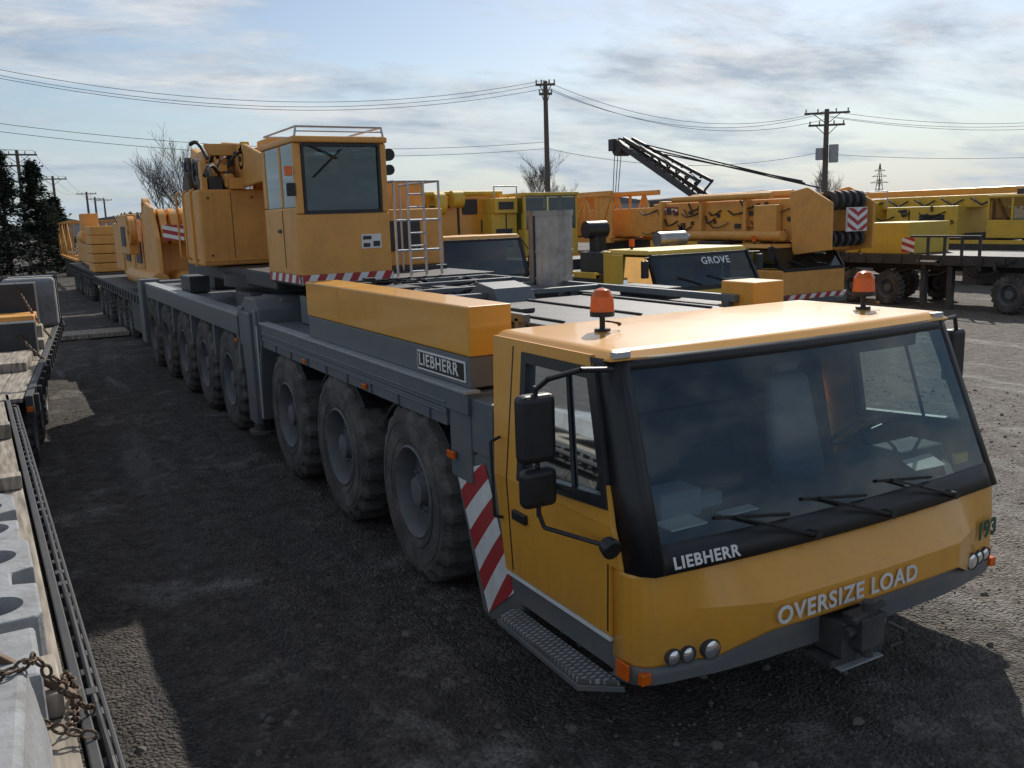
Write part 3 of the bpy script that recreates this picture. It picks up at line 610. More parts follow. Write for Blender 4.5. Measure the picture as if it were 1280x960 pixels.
# ================================================================ other cranes
def crane(name,x,y,w=2.75,cab=YEL,zr=2.0,rot=0,L=12,body=None):
    t=Root(name,(x,y,0),rot); h=w/2
    P('frame',DARK,t,.02).box(-.6,.6,.8,L,.6,1.3).box(-h,h,2.2,L,1.2,1.5).done()
    P('deck_edge',cab,t,.01).box(-h-.01,-h+.1,2.2,L,1.4,1.53).box(h-.1,h+.01,2.2,L,1.4,1.53).done()
    P('cab_lower',cab,t,.04,seg=3).box(-h,h,0,1.9,.5,1.25).done()
    P('cab_bumper',GREY,t,.02).box(-h-.01,h+.01,-.08,.5,.35,.62).done()
    P('cab_rear',cab,t,.02).box(-h,h,1.7,1.9,1.25,zr).done()
    P('cab_roof',cab,t,.03,seg=3).hexa([(-h+.05,.38,zr-.06),(h-.05,.38,zr-.06),(h-.05,1.92,zr-.06),(-h+.05,1.92,zr-.06),(-h+.1,.46,zr+.04),(h-.1,.46,zr+.04),(h-.1,1.88,zr+.04),(-h+.1,1.88,zr+.04)]).done()
    P('windscreen',GLASSD,t).quad((-h+.06,.02,1.25),(h-.06,.02,1.25),(h-.1,.40,zr-.05),(-h+.1,.40,zr-.05)).done()
    P('windscreen_frame',BLK,t,.005).beam((-h+.05,.02,1.25),(-h+.09,.40,zr-.05),.07).beam((h-.05,.02,1.25),(h-.09,.40,zr-.05),.07).box(-h+.05,h-.05,-.01,.05,1.2,1.29).beam((-h+.1,.39,zr-.08),(h-.1,.39,zr-.08),.05).done()
    for s in (-1,1):
        P('door_glass',GLASSD,t).quad((s*(h-.01),.15,1.27),(s*(h-.01),1.2,1.27),(s*(h-.05),1.2,zr-.1),(s*(h-.05),.45,zr-.1)).done()
        P('door_pillar',cab,t,.01).box(min(s*(h-.03),s*h),max(s*(h-.03),s*h),1.2,1.7,1.25,zr-.06).done()
        P('mirror',BLK,t,.02).box(s*(h+.15)-.08,s*(h+.15)+.08,.2,.28,1.5,1.85).done()
        P('mirror_arm',BLK,t).tube([(s*(h-.05),.35,zr-.1),(s*(h+.15),.24,1.9)],.014).done()
    P('interior',INT,t,.03).box(-h+.1,h-.1,.25,.6,1.0,1.35).box(-h+.3,-h+.8,.9,1.3,1.0,1.7).box(h-.8,h-.3,.9,1.3,1.0,1.7).done()
    P('wipers',BLK,t).beam((-.2,.03,1.3),(-.8,.12,1.5),.02).beam((.6,.03,1.3),(.0,.12,1.5),.02).done()
    P('head_lamps',LENS,t,.01).box(-h+.15,-h+.45,-.1,-.075,.45,.58).box(h-.45,h-.15,-.1,-.075,.45,.58).done()
    for yy in (2.9,4.4,L-3.4,L-1.7):
        wheel(t,-h,yy,-1,WS,z=.52);wheel(t,h,yy,1,WS,z=.52)
    P('beacon',AMB,t,smooth=True).cyl((-h+.4,1.4,zr+.1),(-h+.4,1.4,zr+.25),.06,14).done()
    P('beacon_stem',BLK,t).cyl((-h+.4,1.4,zr),(-h+.4,1.4,zr+.1),.03,8).done()
    P('deck_gear',DARK,t,.02).box(-1.0,-.2,2.4,3.4,1.5,1.95).box(.1,1.1,2.3,3.1,1.5,1.8).box(-.9,.9,4.2,5.6,1.5,1.75).done()
    return t,h
def opcab(t,x0,x1,y0,y1,z0,z1,m,flip=False):
    zm=z0+(z1-z0)*.42
    P('operator_cab_lower',m,t,.02).box(x0,x1,y0,y1,z0,zm).done()
    p=P('operator_cab_frame',m,t,.008)
    for x in (x0,x1-.07):
        for y in (y0,(y0+y1)/2,y1-.07): p.box(x,x+.07,y,y+.07,zm,z1-.08)
    p.box(x0-.02,x1+.02,y0-.04,y1+.02,z1-.08,z1).done()
    g=P('operator_glass',GLASSD,t).quad((x0+.06,y0+.02,zm),(x1-.06,y0+.02,zm),(x1-.06,y0+.02,z1-.08),(x0+.06,y0+.02,z1-.08))
    for x in (x0+.02,x1-.02): g.quad((x,y0+.06,zm),(x,y1-.06,zm),(x,y1-.06,z1-.08),(x,y0+.06,z1-.08))
    g.done()
    P('operator_seat',INT,t,.03).box(x0+.3,x1-.3,y1-.5,y1-.35,zm-.3,z1-.4).box(x0+.1,x1-.1,y1-.1,y1-.08,zm,z1-.1).done()
def clutter(t,x,y0,y1,z0,z1,n,seed):
    # hoses, brackets and clamps along the side of a machine
    r=random.Random(seed);h=P('side_hoses',BLK,t,smooth=True);k=P('side_brackets',DARK,t,.004)
    for i in range(n):
        y=r.uniform(y0,y1);z=r.uniform(z0,z1);d=r.uniform(.3,.9)
        h.tube([(x-.02,y,z),(x-.08,y+d*.3,z-.10),(x-.06,y+d*.7,z-.14),(x-.02,y+d,z+r.uniform(-.1,.1))],r.choice((.015,.025)),5)
        y=r.uniform(y0,y1);z=r.uniform(z0,z1);a=r.uniform(.06,.22);c=r.uniform(.05,.2)
        k.box(x-.03,x,y,y+a,z,z+c)
    h.done();k.done()
t,h=crane('mobile_crane',12.78,14.3,2.8,YEL2,2.0)
text('cab_lettering','GROVE',.22,(-.15,.16,1.78),(math.radians(63),0,0),WHITE,t,bold=.004)
opcab(t,-.55,1.15,6.7,8.4,1.75,3.42,YEL2)
P('superstructure',YEL2,t,.03).box(-1.2,1.2,8.5,12.2,1.7,2.5).box(-1.3,1.3,11.2,13.0,1.9,3.0).done()
P('main_boom',YEL2,t,.03).box(-1.25,-.65,8.8,16,2.5,3.35).done()
P('superstructure_side',YEL2,t,.02).box(-1.35,-.6,7.0,8.3,1.75,2.9).box(-1.3,-.62,6.9,8.3,2.9,3.3).done()
P('grilles',DARK,t,.004).box(-1.25,-.75,6.985,6.998,2.0,2.5).box(-1.2,-.75,6.885,6.898,3.0,3.2).box(-.95,-.92,6.98,6.998,2.5,2.88).done()
P('hand_rail',ALU,t).tube([(-1.3,6.95,3.3),(-1.3,6.95,3.6),(-.62,6.95,3.6),(-.62,6.95,3.3)],.018).done()
P('air_cleaner',BLK,t,smooth=True).cyl((-.9,3.3,2.45),(-.35,3.3,2.45),.2,20).cyl((-.65,3.3,1.95),(-.65,3.3,2.3),.12,14).cyl((-.3,3.6,1.9),(-.3,3.6,2.4),.16,14).done()
P('muffler',SIL,t,smooth=True).cyl((.55,2.5,2.18),(1.35,2.5,2.18),.17,24).cyl((.75,2.5,1.9),(.75,2.5,2.1),.06,12).cyl((1.5,2.5,2.2),(1.2,2.5,2.28),.06,12).done()
t,h=crane('mobile_crane',10.1,19.3,2.6,ORG,2.35)
P('superstructure',YEL,t,.03).box(-1.2,1.9,2.6,4.2,2.2,3.45).box(-1.2,1.2,4.4,9,1.6,2.8).done()
p=P('superstructure_detail',DARK,t,.01).box(-.9,-.3,2.57,2.598,2.6,3.2).box(.6,.66,2.57,2.598,2.25,3.4).box(1.3,1.8,2.57,2.598,2.4,2.75).box(-.2,.5,2.57,2.598,3.1,3.15).box(.75,1.2,2.57,2.598,2.9,3.3);p.done()
P('boom_sheaves',YEL2,t,smooth=True).ring((-.2,2.4,3.2),(.1,2.4,3.2),.3,.2,24).cyl((.3,2.3,3.3),(.6,2.3,3.3),.22,20).cyl((-.9,2.3,3.45),(1.9,2.5,3.45),.06,12).done()
P('boom',YEL2,t,.03).box(-.6,.5,4.2,14,2.8,3.5).done()
p=P('hand_rails',ALU,t)
for x in (-1.1,-.4,.3,1.0): p.tube([(x,2.2,1.5),(x,2.2,2.3)],.015)
p.tube([(-1.1,2.2,2.3),(1.0,2.2,2.3)],.015).done()
t,h=crane('telescopic_crane',18.3,16.6,2.3,ORG,1.85)
P('boom',ORG,t,.03).box(-.35,1.0,.3,6.2,1.95,3.05).box(-.25,.9,6.2,12,2.05,2.95).done()
bh=[(-.9,1.75),(.35,1.6),(.5,3.2),(-.1,3.3),(-.9,2.9)]
p=P('boom_head',ORG,t,.02).prism(bh,'x',-.45,-.38).prism(bh,'x',1.05,1.12).box(-.38,1.05,-.2,.2,1.7,3.15)
p.box(-.5,1.2,2.0,2.12,1.9,3.12).box(-.5,1.2,3.8,3.92,1.9,3.12).box(-.5,1.2,5.6,5.75,1.9,3.12).box(-.6,-.38,.8,1.6,2.1,2.9);p.done()
p=P('head_sheaves',DARK,t,smooth=True)
for x in (-.2,.05,.3,.55,.8): p.ring((x,-.55,2.95),(x+.1,-.55,2.95),.24,.12,20).ring((x,-.6,2.0),(x+.1,-.6,2.0),.2,.1,20)
p.done()
P('side_cylinders',ORG,t,smooth=True).cyl((-.62,.5,2.1),(-.62,5.5,2.1),.13,16).cyl((-.55,1,3.15),(-.55,5,3.15),.08,12).cyl((.2,1,3.18),(.2,5,3.18),.1,12).done()
clutter(t,-.36,.5,6,2.1,3.0,26,5)
P('nameplates',YEL,t).box(-.36,-.352,2.4,3.5,2.5,2.8).done()
stripes('boom_side_stripe',Vector((-.372,5.9,2.95)),Vector((-.372,5.0,2.95)),Vector((-.372,5.0,2.75)),Vector((-.372,5.9,2.75)),3,0,.01,t,skew=.4)
stripes('chevron_l',Vector((.05,-.95,2.75)),Vector((.4,-.95,2.75)),Vector((.4,-.95,2.2)),Vector((.05,-.95,2.2)),5,0,.01,t,skew=.35,normal=Vector((0,-1,0)))
stripes('chevron_r',Vector((.4,-.95,2.75)),Vector((.75,-.95,2.75)),Vector((.75,-.95,2.2)),Vector((.4,-.95,2.2)),5,0,.01,t,skew=-.35,normal=Vector((0,-1,0)))
P('chevron_board',WHITE,t).box(.03,.77,-.948,-.92,2.18,2.77).done()
stripes('bumper_stripe',Vector((-1.1,-.1,.62)),Vector((-1.1,-.1,.5)),Vector((1.1,-.1,.5)),Vector((1.1,-.1,.62)),12,0,.01,t,skew=-.05,normal=Vector((0,-1,0)))
t=Root('lattice_boom',(18.4,24.3,0)); lattice(t,7,1.9,1.5,1.95,ORG,9,.16,.10)
P('boom_panels',ORG,t,.02).box(-.95,-.9,0,1.0,1.95,3.45).box(-1,1,3.4,3.6,1.9,3.5).box(-1.0,-.96,5.5,7,1.95,3.4).done()
P('trestle',DARK,t,.01).box(-1,1,.5,.7,0,1.9).box(-1,1,6,6.2,0,1.9).done()
t=Root('crawler_crane',(26.7,31.3,0))
p=P('jib',DARK,t)
tip=Vector((0,5.0,6.15));base=Vector((0,-1.0,3.3))
for dx in (-.35,.35): p.beam(base+Vector((dx,0,0)),tip+Vector((dx*.7,0,0)),.22,.26).beam(base+Vector((dx,0,.75)),tip+Vector((dx*.7,-.5,.15)),.14,.14)
for i in range(9):
    f=i/9;a=base.lerp(tip,f);b2=base.lerp(tip,f+.1)
    for s_ in (-.35,.35): p.cyl(a+Vector((s_,0,.75*(1-f))),b2+Vector((s_,0,0)),.05,6)
    p.cyl(a+Vector((-.35,0,0)),b2+Vector((.35,0,0)),.05,6)
p.beam(tip+Vector((-.45,.3,-.1)),tip+Vector((.45,.3,-.1)),.4,.55).cyl(tip+Vector((-.35,0,-.3)),tip+Vector((.35,0,-.3)),.34,16)
p.done()
p=P('pendant_cables',WIRE,t)
for k,e in enumerate([(0,-6.5,3.7),(0,-7.2,3.5),(.4,-6,3.8)]): p.tube([tip+Vector((.2*k-.2,0,.2-.2*k)),e],.03,5)
for k in range(3): p.tube([tip+Vector((-.2+.2*k,.3,-.2)),(-.2+.2*k,5.6+.1*k,2.8)],.02,5)
p.done()
P('crawler_body',DARK,t,.03).box(-1.5,1.5,-3.5,1.0,1.0,3.3).box(-2,-1.2,-4,2,0,1).box(1.2,2,-4,2,0,1).done()
t=lowbed('drop_deck_trailer',23.1,11.0,10.5,2.5,1.42)
for y in (6.2,7.4): wheel(t,-1.25,y,-1,WS);wheel(t,1.25,y,1,WS)
wheel(t,-1.25,2.6,-1,WS);wheel(t,1.25,2.6,1,WS)
P('landing_legs',DARK,t,.01).box(-1.2,-1.05,4.2,4.35,0,1.3).box(-1.2,-1.05,5.0,5.15,.1,1.3).box(1.05,1.2,4.2,4.35,0,1.3).box(-1.2,1.2,3.5,3.9,.7,1.3).done()
p=P('toolboxes_and_posts',DARK,t,.01).box(-1.27,-.8,.6,1.8,.7,1.15).box(-1.27,-.9,8.2,9.4,.6,1.15)
for k in range(5): p.box(-1.27,-1.2,3.4+k*.5,3.46+k*.5,1.42,1.95)
p.box(-1.26,-1.2,3.4,5.46,1.9,1.96).tube([(-1.2,1,1.44),(-.6,1.6,1.6),(.2,1.3,1.45)],.05,6).done()
stripes('end_stripe',Vector((-1.29,5.7,1.9)),Vector((-1.29,5.3,1.9)),Vector((-1.29,5.3,1.5)),Vector((-1.29,5.7,1.5)),4,0,.01,t,skew=.3)
P('load_boxes',YEL2,t,.02).box(-.9,.9,5.8,7.4,1.42,2.3).box(-.8,.8,7.6,9.6,1.42,2.0).done()
P('reflectors',WHITE,t).box(-1.295,-1.29,1,1.6,1.25,1.3).box(-1.295,-1.29,4.6,5.2,1.25,1.3).done()
clutter(t,-1.28,.3,5.5,1.0,1.4,10,8)
t,h=crane('mobile_crane',30.3,14.5,2.8,YEL2,2.2,L=14)
P('superstructure',YEL2,t,.03).box(-1.35,1.35,5.5,8.4,1.7,2.7).box(-1.4,1.4,9.0,10.8,1.6,2.9).box(-1.2,1.2,11,14.5,1.6,2.6).done()
P('main_boom',YEL2,t,.03).box(-.9,.1,2.0,14,2.62,3.05).done()
opcab(t,-1.4,-.4,2.6,4.4,1.6,3.0,YEL2)
clutter(t,-1.37,5.6,8.2,1.8,2.6,10,9);clutter(t,-1.42,9.1,10.7,1.7,2.8,7,10);clutter(t,-1.22,11.1,14.3,1.7,2.5,9,11)
p=P('hand_rails',ALU,t)
for k in range(7): p.tube([(-1.35,8.4+k*.9,2.7),(-1.35,8.4+k*.9,3.3)],.02)
p.tube([(-1.35,8.4,3.3),(-1.35,13.8,3.3)],.02).tube([(-1.35,8.4,3.0),(-1.35,13.8,3.0)],.015).done()
p=P('details',DARK,t,.01).box(-1.37,-1.352,6,7,1.9,2.4).box(-1.42,-1.402,9.3,9.4,1.7,2.8).box(-1.42,-1.402,10.2,10.3,1.7,2.8).box(-1.22,-1.202,11.5,12.8,1.9,2.3).box(-1.37,-1.352,7.4,7.45,1.8,2.6).box(-1.1,-.92,3,3.6,2.9,3.2)
for k in range(8): p.tube([(-.95,4.5+k*1.1,2.9),(-1.1,4.8+k*1.1,2.7),(-1.0,5.3+k*1.1,2.95)],.035,6)
p.done()
t,h=crane('mobile_crane',37,19,2.8,YEL,2.2,L=14)
P('superstructure',YEL,t,.03).box(-1.35,1.35,5.5,14,1.7,3.0).box(-.6,.6,2,16,2.9,3.4).done()
t=Root('counterweight_stack',(24.5,26,0)); p=P('slabs',YEL2,t,.03)
for k in range(6): p.box(-1.2,1.2,0,2.4,k*.42,k*.42+.4)
p.box(-1,1,3,7,0,2.4);p.done()
t=lowbed('flatbed_trailer',16.2,27,11,2.5,1.3)
for y in (6.2,7.4): wheel(t,-1.25,y,-1,WS);wheel(t,1.25,y,1,WS)
P('load',ORG,t,.03).box(-1,1,1,5,1.3,2.7).box(-.7,.7,5.5,10,1.3,2.4).done()
# ================================================================ left foreground trailer
t=Root('loaded_flatbed_trailer',(.215,1.2,0),.0235)
p=P('plank_deck',WOOD,t,.006)
for k in range(9): p.box(-2.45+k*.26,-2.45+k*.26+.25,0,10.3,.93,.985)
p.done()
p=P('side_rail',DARK,t,.006).box(-.10,-.06,0,10.4,.80,1.0).box(-.008,.012,0,10.4,.90,.94)
k=.1
while k<10.3: p.box(-.058,-.01,k,k+.06,.86,.97);k+=.19
p.done()
P('frame',DARK,t,.01).box(-2.4,-.15,.1,10.3,.6,.92).done()
for y in (6.5,8.0): wheel(t,-.14,y,1,WS); 
p=P('rubber_hoses',BLK,t,smooth=True).tube([(-.03,i*.5,.97+.02*math.sin(i*2.1)) for i in range(20)],.014,8);p.done()
def slab(t,name,y0,y1,x1,z0,z1,holes,notch):
    ol=[(-1.6,y0),(x1-.03,y0),(x1,y0+.04)]
    for ny in notch: ol+=[(x1,ny-.13),(x1-.10,ny-.09),(x1-.10,ny+.07),(x1,ny+.11)]
    ol+=[(x1,y1-.10),(x1-.06,y1),(-1.6,y1)]
    o=P(name,CONC,t,.012).prism(ol,'z',z0,z1).done()
    if holes:
        c=P('cut',CONC,t)
        for hx,hy,r in holes: c.cyl((hx,hy,z0+.05),(hx,hy,z1+.1),r,32)
        co=c.done()
        bm=o.modifiers.new('bool','BOOLEAN');bm.object=co;bm.operation='DIFFERENCE';bm.solver='EXACT'
        bpy.context.view_layer.update()
        dg=bpy.context.evaluated_depsgraph_get(); me=bpy.data.meshes.new_from_object(o.evaluated_get(dg))
        o.modifiers.clear();o.data=me;bpy.data.objects.remove(co)
    return o
slab(t,'counterweight_slab_1',2.95,4.15,-.16,.99,1.20,[(-.34,3.15,.115),(-.34,3.85,.115)],[3.5])
slab(t,'counterweight_slab_2',4.2,5.3,-.19,.99,1.16,[(-.36,4.5,.12),(-.36,5.0,.10)],[4.75])
P('counterweight_block_1',CONC,t,.02).box(-1.6,-.20,2.32,2.80,.99,1.22).done()
P('counterweight_block_2',CONC,t,.02).hexa([(-1.6,1.4,.99),(-.22,1.4,.99),(-.20,2.22,.99),(-1.6,2.22,.99),(-1.6,1.4,1.34),(-.30,1.4,1.34),(-.25,2.18,1.34),(-1.6,2.18,1.34)]).done()
P('timber',WOOD,t,.008).box(-.24,-.14,2.4,2.78,.99,1.09).box(-.9,-.12,6.0,6.14,.99,1.09).box(-.9,-.12,7.9,8.05,.99,1.12).done()
P('steel_load',CONC,t,.015).box(-1.5,-.25,6.1,7.6,1.1,1.3).done()
def chain(t,name,pts,r=.011,link=.055):
    p=P(name,RUST,t,smooth=True)
    P3=[Vector(a) for a in pts];path=[]
    for a,b in zip(P3,P3[1:]):
        n=max(1,int((b-a).length/ (link*.72)))
        for i in range(n): path.append(a.lerp(b,i/n))
    path.append(P3[-1])
    for i in range(len(path)-1):
        c=(path[i]+path[i+1])/2;d=(path[i+1]-path[i])
        if d.length<1e-4: continue
        d.normalize()
        u=d.cross(Vector((0,0,1)));u=u.normalized() if u.length>.01 else Vector((1,0,0));w=d.cross(u)
        if i%2: u=w
        L=link*.5;ring=[c+d*(L*math.cos(a)*1.0)+u*(.018*math.sin(a)) for a in [2*math.pi*k/10 for k in range(11)]]
        p.tube(ring,r*.55,5)
    p.done()
def sag(a,b,s,n=8):
    a=Vector(a);b=Vector(b);return [a.lerp(b,i/n)-Vector((0,0,s*4*(i/n)*(1-i/n))) for i in range(n+1)]
chain(t,'chain_1',sag((-.55,1.95,1.36),(-.24,2.12,1.36),0)+sag((-.22,2.2,1.34),(-.05,2.35,1.0),.02))
chain(t,'chain_2',sag((-.42,2.35,1.25),(-.06,2.15,1.01),.05))
chain(t,'chain_3',[(-.12,2.3,1.0),(-.09,2.6,1.0),(-.11,2.75,1.0),(-.13,2.6,1.01)])
P('chain_binder',RUST,t,.006).beam((-.35,2.5,1.26),(-.10,2.42,1.05),.03,.03).done()
t=Root('step_deck_trailer',(.16,11.2,0),-.085)
p=P('plank_deck',WOOD,t,.006)
for k in range(9): p.box(-2.45+k*.26,-2.45+k*.26+.25,0,9.5,.95,1.0)
p.done()
P('side_rail',DARK,t,.008).box(-.10,-.02,0,9.6,.78,1.02).box(-2.4,-.2,.1,9.4,.55,.94).done()
p=P('stakes',DARK,t,.006)
for k in range(16): p.box(-.02,.03,.2+k*.6,.3+k*.6,.8,1.0)
p.done()
for y in (1.0,2.3,3.6): wheel(t,-.1,y,1,WS)
P('tail_lamp',AMB,t,.004).box(-.3,-.2,-.03,0,.82,.9).box(-.09,-.03,-.03,0,.84,.9).done()
P('light_tank',CONC,t,.08,seg=4).box(-.9,.0,8.2,9.6,1.0,1.95).done()
P('tank_straps',DARK,t,.005).box(-.92,.02,8.5,8.56,1.0,1.965).box(-.92,.02,9.2,9.26,1.0,1.965).done()
P('orange_case',ORG,t,.02).box(-1.6,-.3,6.3,7.2,1.02,1.4).done()
P('timber_stack',WOOD,t,.01).box(-1.5,-.1,4.6,5.0,1.0,1.15).box(-1.5,-.15,5.4,5.8,1.0,1.3).box(-1.2,-.2,2.2,3.6,1.0,1.12).done()
P('steel_frame',DARK,t,.01).box(-.9,-.15,3.8,4.2,1.0,1.5).box(-1.5,-.3,7.3,7.9,1.0,1.9).done()
chain(t,'chain',sag((-.5,4.0,1.5),(-.03,3.2,1.0),.05),r=.02,link=.08)
chain(t,'chain_b',sag((-.6,7.4,1.9),(-.03,5.9,1.0),.08),r=.02,link=.08)
o=Root('timber_mat',(1.9,26.5,0)); P('boards',WOOD,o,.01).box(-.9,.9,-.6,.6,.02,.14).done()
# ================================================================ ground
def gh(x,y):
    d=math.hypot(x,y)
    a=.040*noise.noise(Vector((x*.35,y*.2,0)))+.034*noise.noise(Vector((x*1.3,y*.9,3)))
    if d<30:
        a+=.022*noise.noise(Vector((x*3.2,y*3.0,7)))+.012*noise.noise(Vector((x*7,y*7,1)))
        # wheel ruts with pushed-up shoulders
        for xr,wob,dep in ((.95,.25,.045),(1.75,.22,.035),(6.6,.4,.03),(8.4,.4,.03)):
            u=(x-xr-wob*math.sin(y*.33+xr*3))/.17
            k=.5+.5*noise.noise(Vector((y*.6,xr,5)))
            a+=k*dep*(-math.exp(-u*u)+.55*math.exp(-((abs(u)-1.7)**2)*2))
        # ground pressed flat under the crane
        if 2.4<x<5.8: a*=.5
    return a-.015
def axis(lo,hi,fine0,fine1,step,grow):
    v=[];x=fine0
    while x<=fine1: v.append(x);x+=step
    s=step;x=v[-1]
    while x<hi: s*=grow;x+=s;v.append(x)
    s=step;x=v[0]
    while x>lo: s*=grow;x-=s;v.insert(0,x)
    return v
xs=axis(-3000,3000,-.5,10,.055,1.12);ys=axis(-200,4000,1.5,15,.06,1.12)
verts=[(x,y,gh(x,y) if abs(x)<300 and abs(y)<300 else 0) for y in ys for x in xs];m=len(xs)
faces=[(j*m+i,j*m+i+1,(j+1)*m+i+1,(j+1)*m+i) for j in range(len(ys)-1) for i in range(m-1)]
me=bpy.data.meshes.new('ground');me.from_pydata(verts,[],faces);me.polygons.foreach_set('use_smooth',[True]*len(me.polygons))
go=bpy.data.objects.new('ground',me);COL.objects.link(go)
gm,nt,b=newmat('muddy_gravel');N=nt.nodes;L=nt.links
tc=N.new('ShaderNodeTexCoord')
def nz(scale,det=8,rough=.6,mp=None):
    n=N.new('ShaderNodeTexNoise');n.inputs['Scale'].default_value=scale;n.inputs['Detail'].default_value=det;n.inputs['Roughness'].default_value=rough
    if mp:
        q=N.new('ShaderNodeMapping');q.inputs['Scale'].default_value=mp;L.new(tc.outputs['Object'],q.inputs[0]);L.new(q.outputs[0],n.inputs['Vector'])
    else: L.new(tc.outputs['Object'],n.inputs['Vector'])
    return n
def ramp(src,a,bb,ca,cb):
    r=N.new('ShaderNodeValToRGB');r.color_ramp.elements[0].position=a;r.color_ramp.elements[1].position=bb;r.color_ramp.elements[0].color=(*ca,1);r.color_ramp.elements[1].color=(*cb,1);L.new(src,r.inputs[0]);return r
def mix(f,a,bb,mode='MIX'):
    x=N.new('ShaderNodeMix');x.data_type='RGBA';x.blend_type=mode
    for i,s in ((0,f),(6,a),(7,bb)):
        if isinstance(s,(int,float)): x.inputs[i].default_value=s
        elif isinstance(s,tuple): x.inputs[i].default_value=(*s,1)
        else: L.new(s,x.inputs[i])
    return x.outputs[2]
def mth(op,a,bb=None,c=None):
    x=N.new('ShaderNodeMath');x.operation=op
    for i,s in enumerate((a,bb,c)):
        if s is None: continue
        if isinstance(s,(int,float)): x.inputs[i].default_value=s
        else: L.new(s,x.inputs[i])
    return x.outputs[0]
sep=N.new('ShaderNodeSeparateXYZ');L.new(tc.outputs['Object'],sep.inputs[0])
n1=nz(.8,6,.70);n2=nz(5,6,.78);n3=nz(1.0,5,.62,(2.0,.3,1))
dark=ramp(n2.outputs['Fac'],.32,.68,(.050,.043,.037),(.175,.155,.135)).outputs[0]
dark=mix(ramp(n1.outputs['Fac'],.54,.64,(0,0,0),(.85,.85,.85)).outputs[0],dark,(.31,.285,.25))
wet=ramp(n3.outputs['Fac'],.36,.47,(1,1,1),(0,0,0)).outputs[0]
dark=mix(mth('MULTIPLY',wet,.75),dark,(.036,.031,.027))
lite=ramp(n2.outputs['Fac'],.3,.70,(.15,.134,.115),(.40,.365,.32)).outputs[0]
lite=mix(mth('MULTIPLY',wet,.6),lite,(.13,.115,.098))
fx=mth('MULTIPLY_ADD',n1.outputs['Fac'],3.0,sep.outputs[0])
fac=ramp(mth('MULTIPLY',fx,.1),.58,.78,(0,0,0),(1,1,1)).outputs[0]
col=mix(fac,dark,lite)
vor=N.new('ShaderNodeTexVoronoi');vor.inputs['Scale'].default_value=42;L.new(tc.outputs['Object'],vor.inputs['Vector'])
sv=N.new('ShaderNodeSeparateColor');L.new(vor.outputs['Color'],sv.inputs[0])
vr=ramp(sv.outputs[0],.0,1,(.5,.5,.5),(1.0,1.0,1.0)).outputs[0]
col=mix(1.0,col,vr,'MULTIPLY')
L.new(col,b.inputs['Base Color'])
L.new(mth('MULTIPLY_ADD',wet,-.42,.92),b.inputs['Roughness'])
b.inputs['Specular IOR Level'].default_value=.35
hs=mth('ADD',n2.outputs['Fac'],mth('MULTIPLY',vor.outputs['Distance'],-.4))
bp=N.new('ShaderNodeBump');bp.inputs['Strength'].default_value=1.0;bp.inputs['Distance'].default_value=.085;L.new(hs,bp.inputs['Height']);L.new(bp.outputs[0],b.inputs['Normal'])
me.materials.append(gm)
vs=[];fs=[]
for k in range(13000):
    if k%3==0: x=rnd.uniform(5.8,13);y=rnd.uniform(1.5,14)
    else: x=rnd.uniform(.2,6.5);y=rnd.uniform(1.5,16)
    s=rnd.uniform(.005,.016)*(2.4 if rnd.random()<.07 else 1); z=gh(x,y)
    o=len(vs);a0=rnd.random()*6
    for i in range(5):
        a=a0+i*1.2566;q=s*rnd.uniform(.7,1.3); vs.append((x+q*math.cos(a),y+q*math.sin(a),z-.004))
    for i in range(3):
        a=a0+.4+i*2.1;q=s*.55;vs.append((x+q*math.cos(a),y+q*math.sin(a),z+s*rnd.uniform(.4,.8)))
    fs+=[(o,o+1,o+5),(o+1,o+6,o+5),(o+1,o+2,o+6),(o+2,o+3,o+6),(o+3,o+7,o+6),(o+3,o+4,o+7),(o+4,o,o+5),(o+4,o+5,o+7),(o+5,o+6,o+7)]
P('loose_gravel',ROCK).add(vs,fs).done(recalc=False)
# ================================================================ utility poles and wires
def pole(x,y,H,arms=((.3,2.4),),tr=False,ang=0,r=.16):
    t=Root('utility_pole',(x,y,0),ang)
    P('post',POLEW,t,smooth=True).cyl((0,0,-.2),(0,0,H),r,12,r2=r*.65).done()
    p=P('crossarms',POLEW,t,.01)
    for d,w in arms:
        p.box(-w/2,w/2,-.16,-.04,H-d-.14,H-d)
        p.beam((-w*.3,-.1,H-d-.1),(0,-.1,H-d-.8),.05).beam((w*.3,-.1,H-d-.1),(0,-.1,H-d-.8),.05)
    p.done()
    q=P('insulators',SIL,t,smooth=True)
    for d,w in arms:
        for f in (-.46,-.2,.2,.46): q.cyl((w*f,-.1,H-d),(w*f,-.1,H-d+.22),.05,8)
    q.done()
    if tr: P('transformer',DECKG,t,smooth=True).cyl((.5,-.2,H-3.6),(.5,-.2,H-2.4),.32,16).cyl((-.45,-.2,H-3.4),(-.45,-.2,H-2.6),.25,16).done()
pole(30.3,49,10.9,((.15,1.2),(.7,.8)),ang=-.5,r=.2)
pole(50.7,45.3,9.4,((.2,3.0),(1.0,2.4)),tr=True,ang=-.7,r=.24)
pole(-6,55,12.6,((.3,2.2),),ang=-.1)
pole(2.3,88,9.6,((.3,3.0),(1.2,2.4)),r=.2)
pole(6.6,122,9.3,((.3,3.0),),r=.2)
pole(14.6,177,9.5,((.3,3.2),),r=.25);pole(17,190,9.0,((.3,3.2),),r=.25);pole(21,215,9.5,((.3,3.2),),r=.25)
pole(78,38,9.5,((.2,3),),r=.22)
w=P('overhead_wires',WIRE,smooth=True)
def wire(a,b,s,r=.014): w.tube(sag(a,b,s,28),r,5)
for dz,dy in ((0,0),(-.18,.7),(-.5,-.5)):
    wire((30.3,49+dy,10.95+dz),(-6,55+dy,12.6+dz),2.2)
wire((30.3,49,7.3),(-6,55,9.4),1.2);wire((30.3,49,6.9),(-6,55,9.0),1.2)
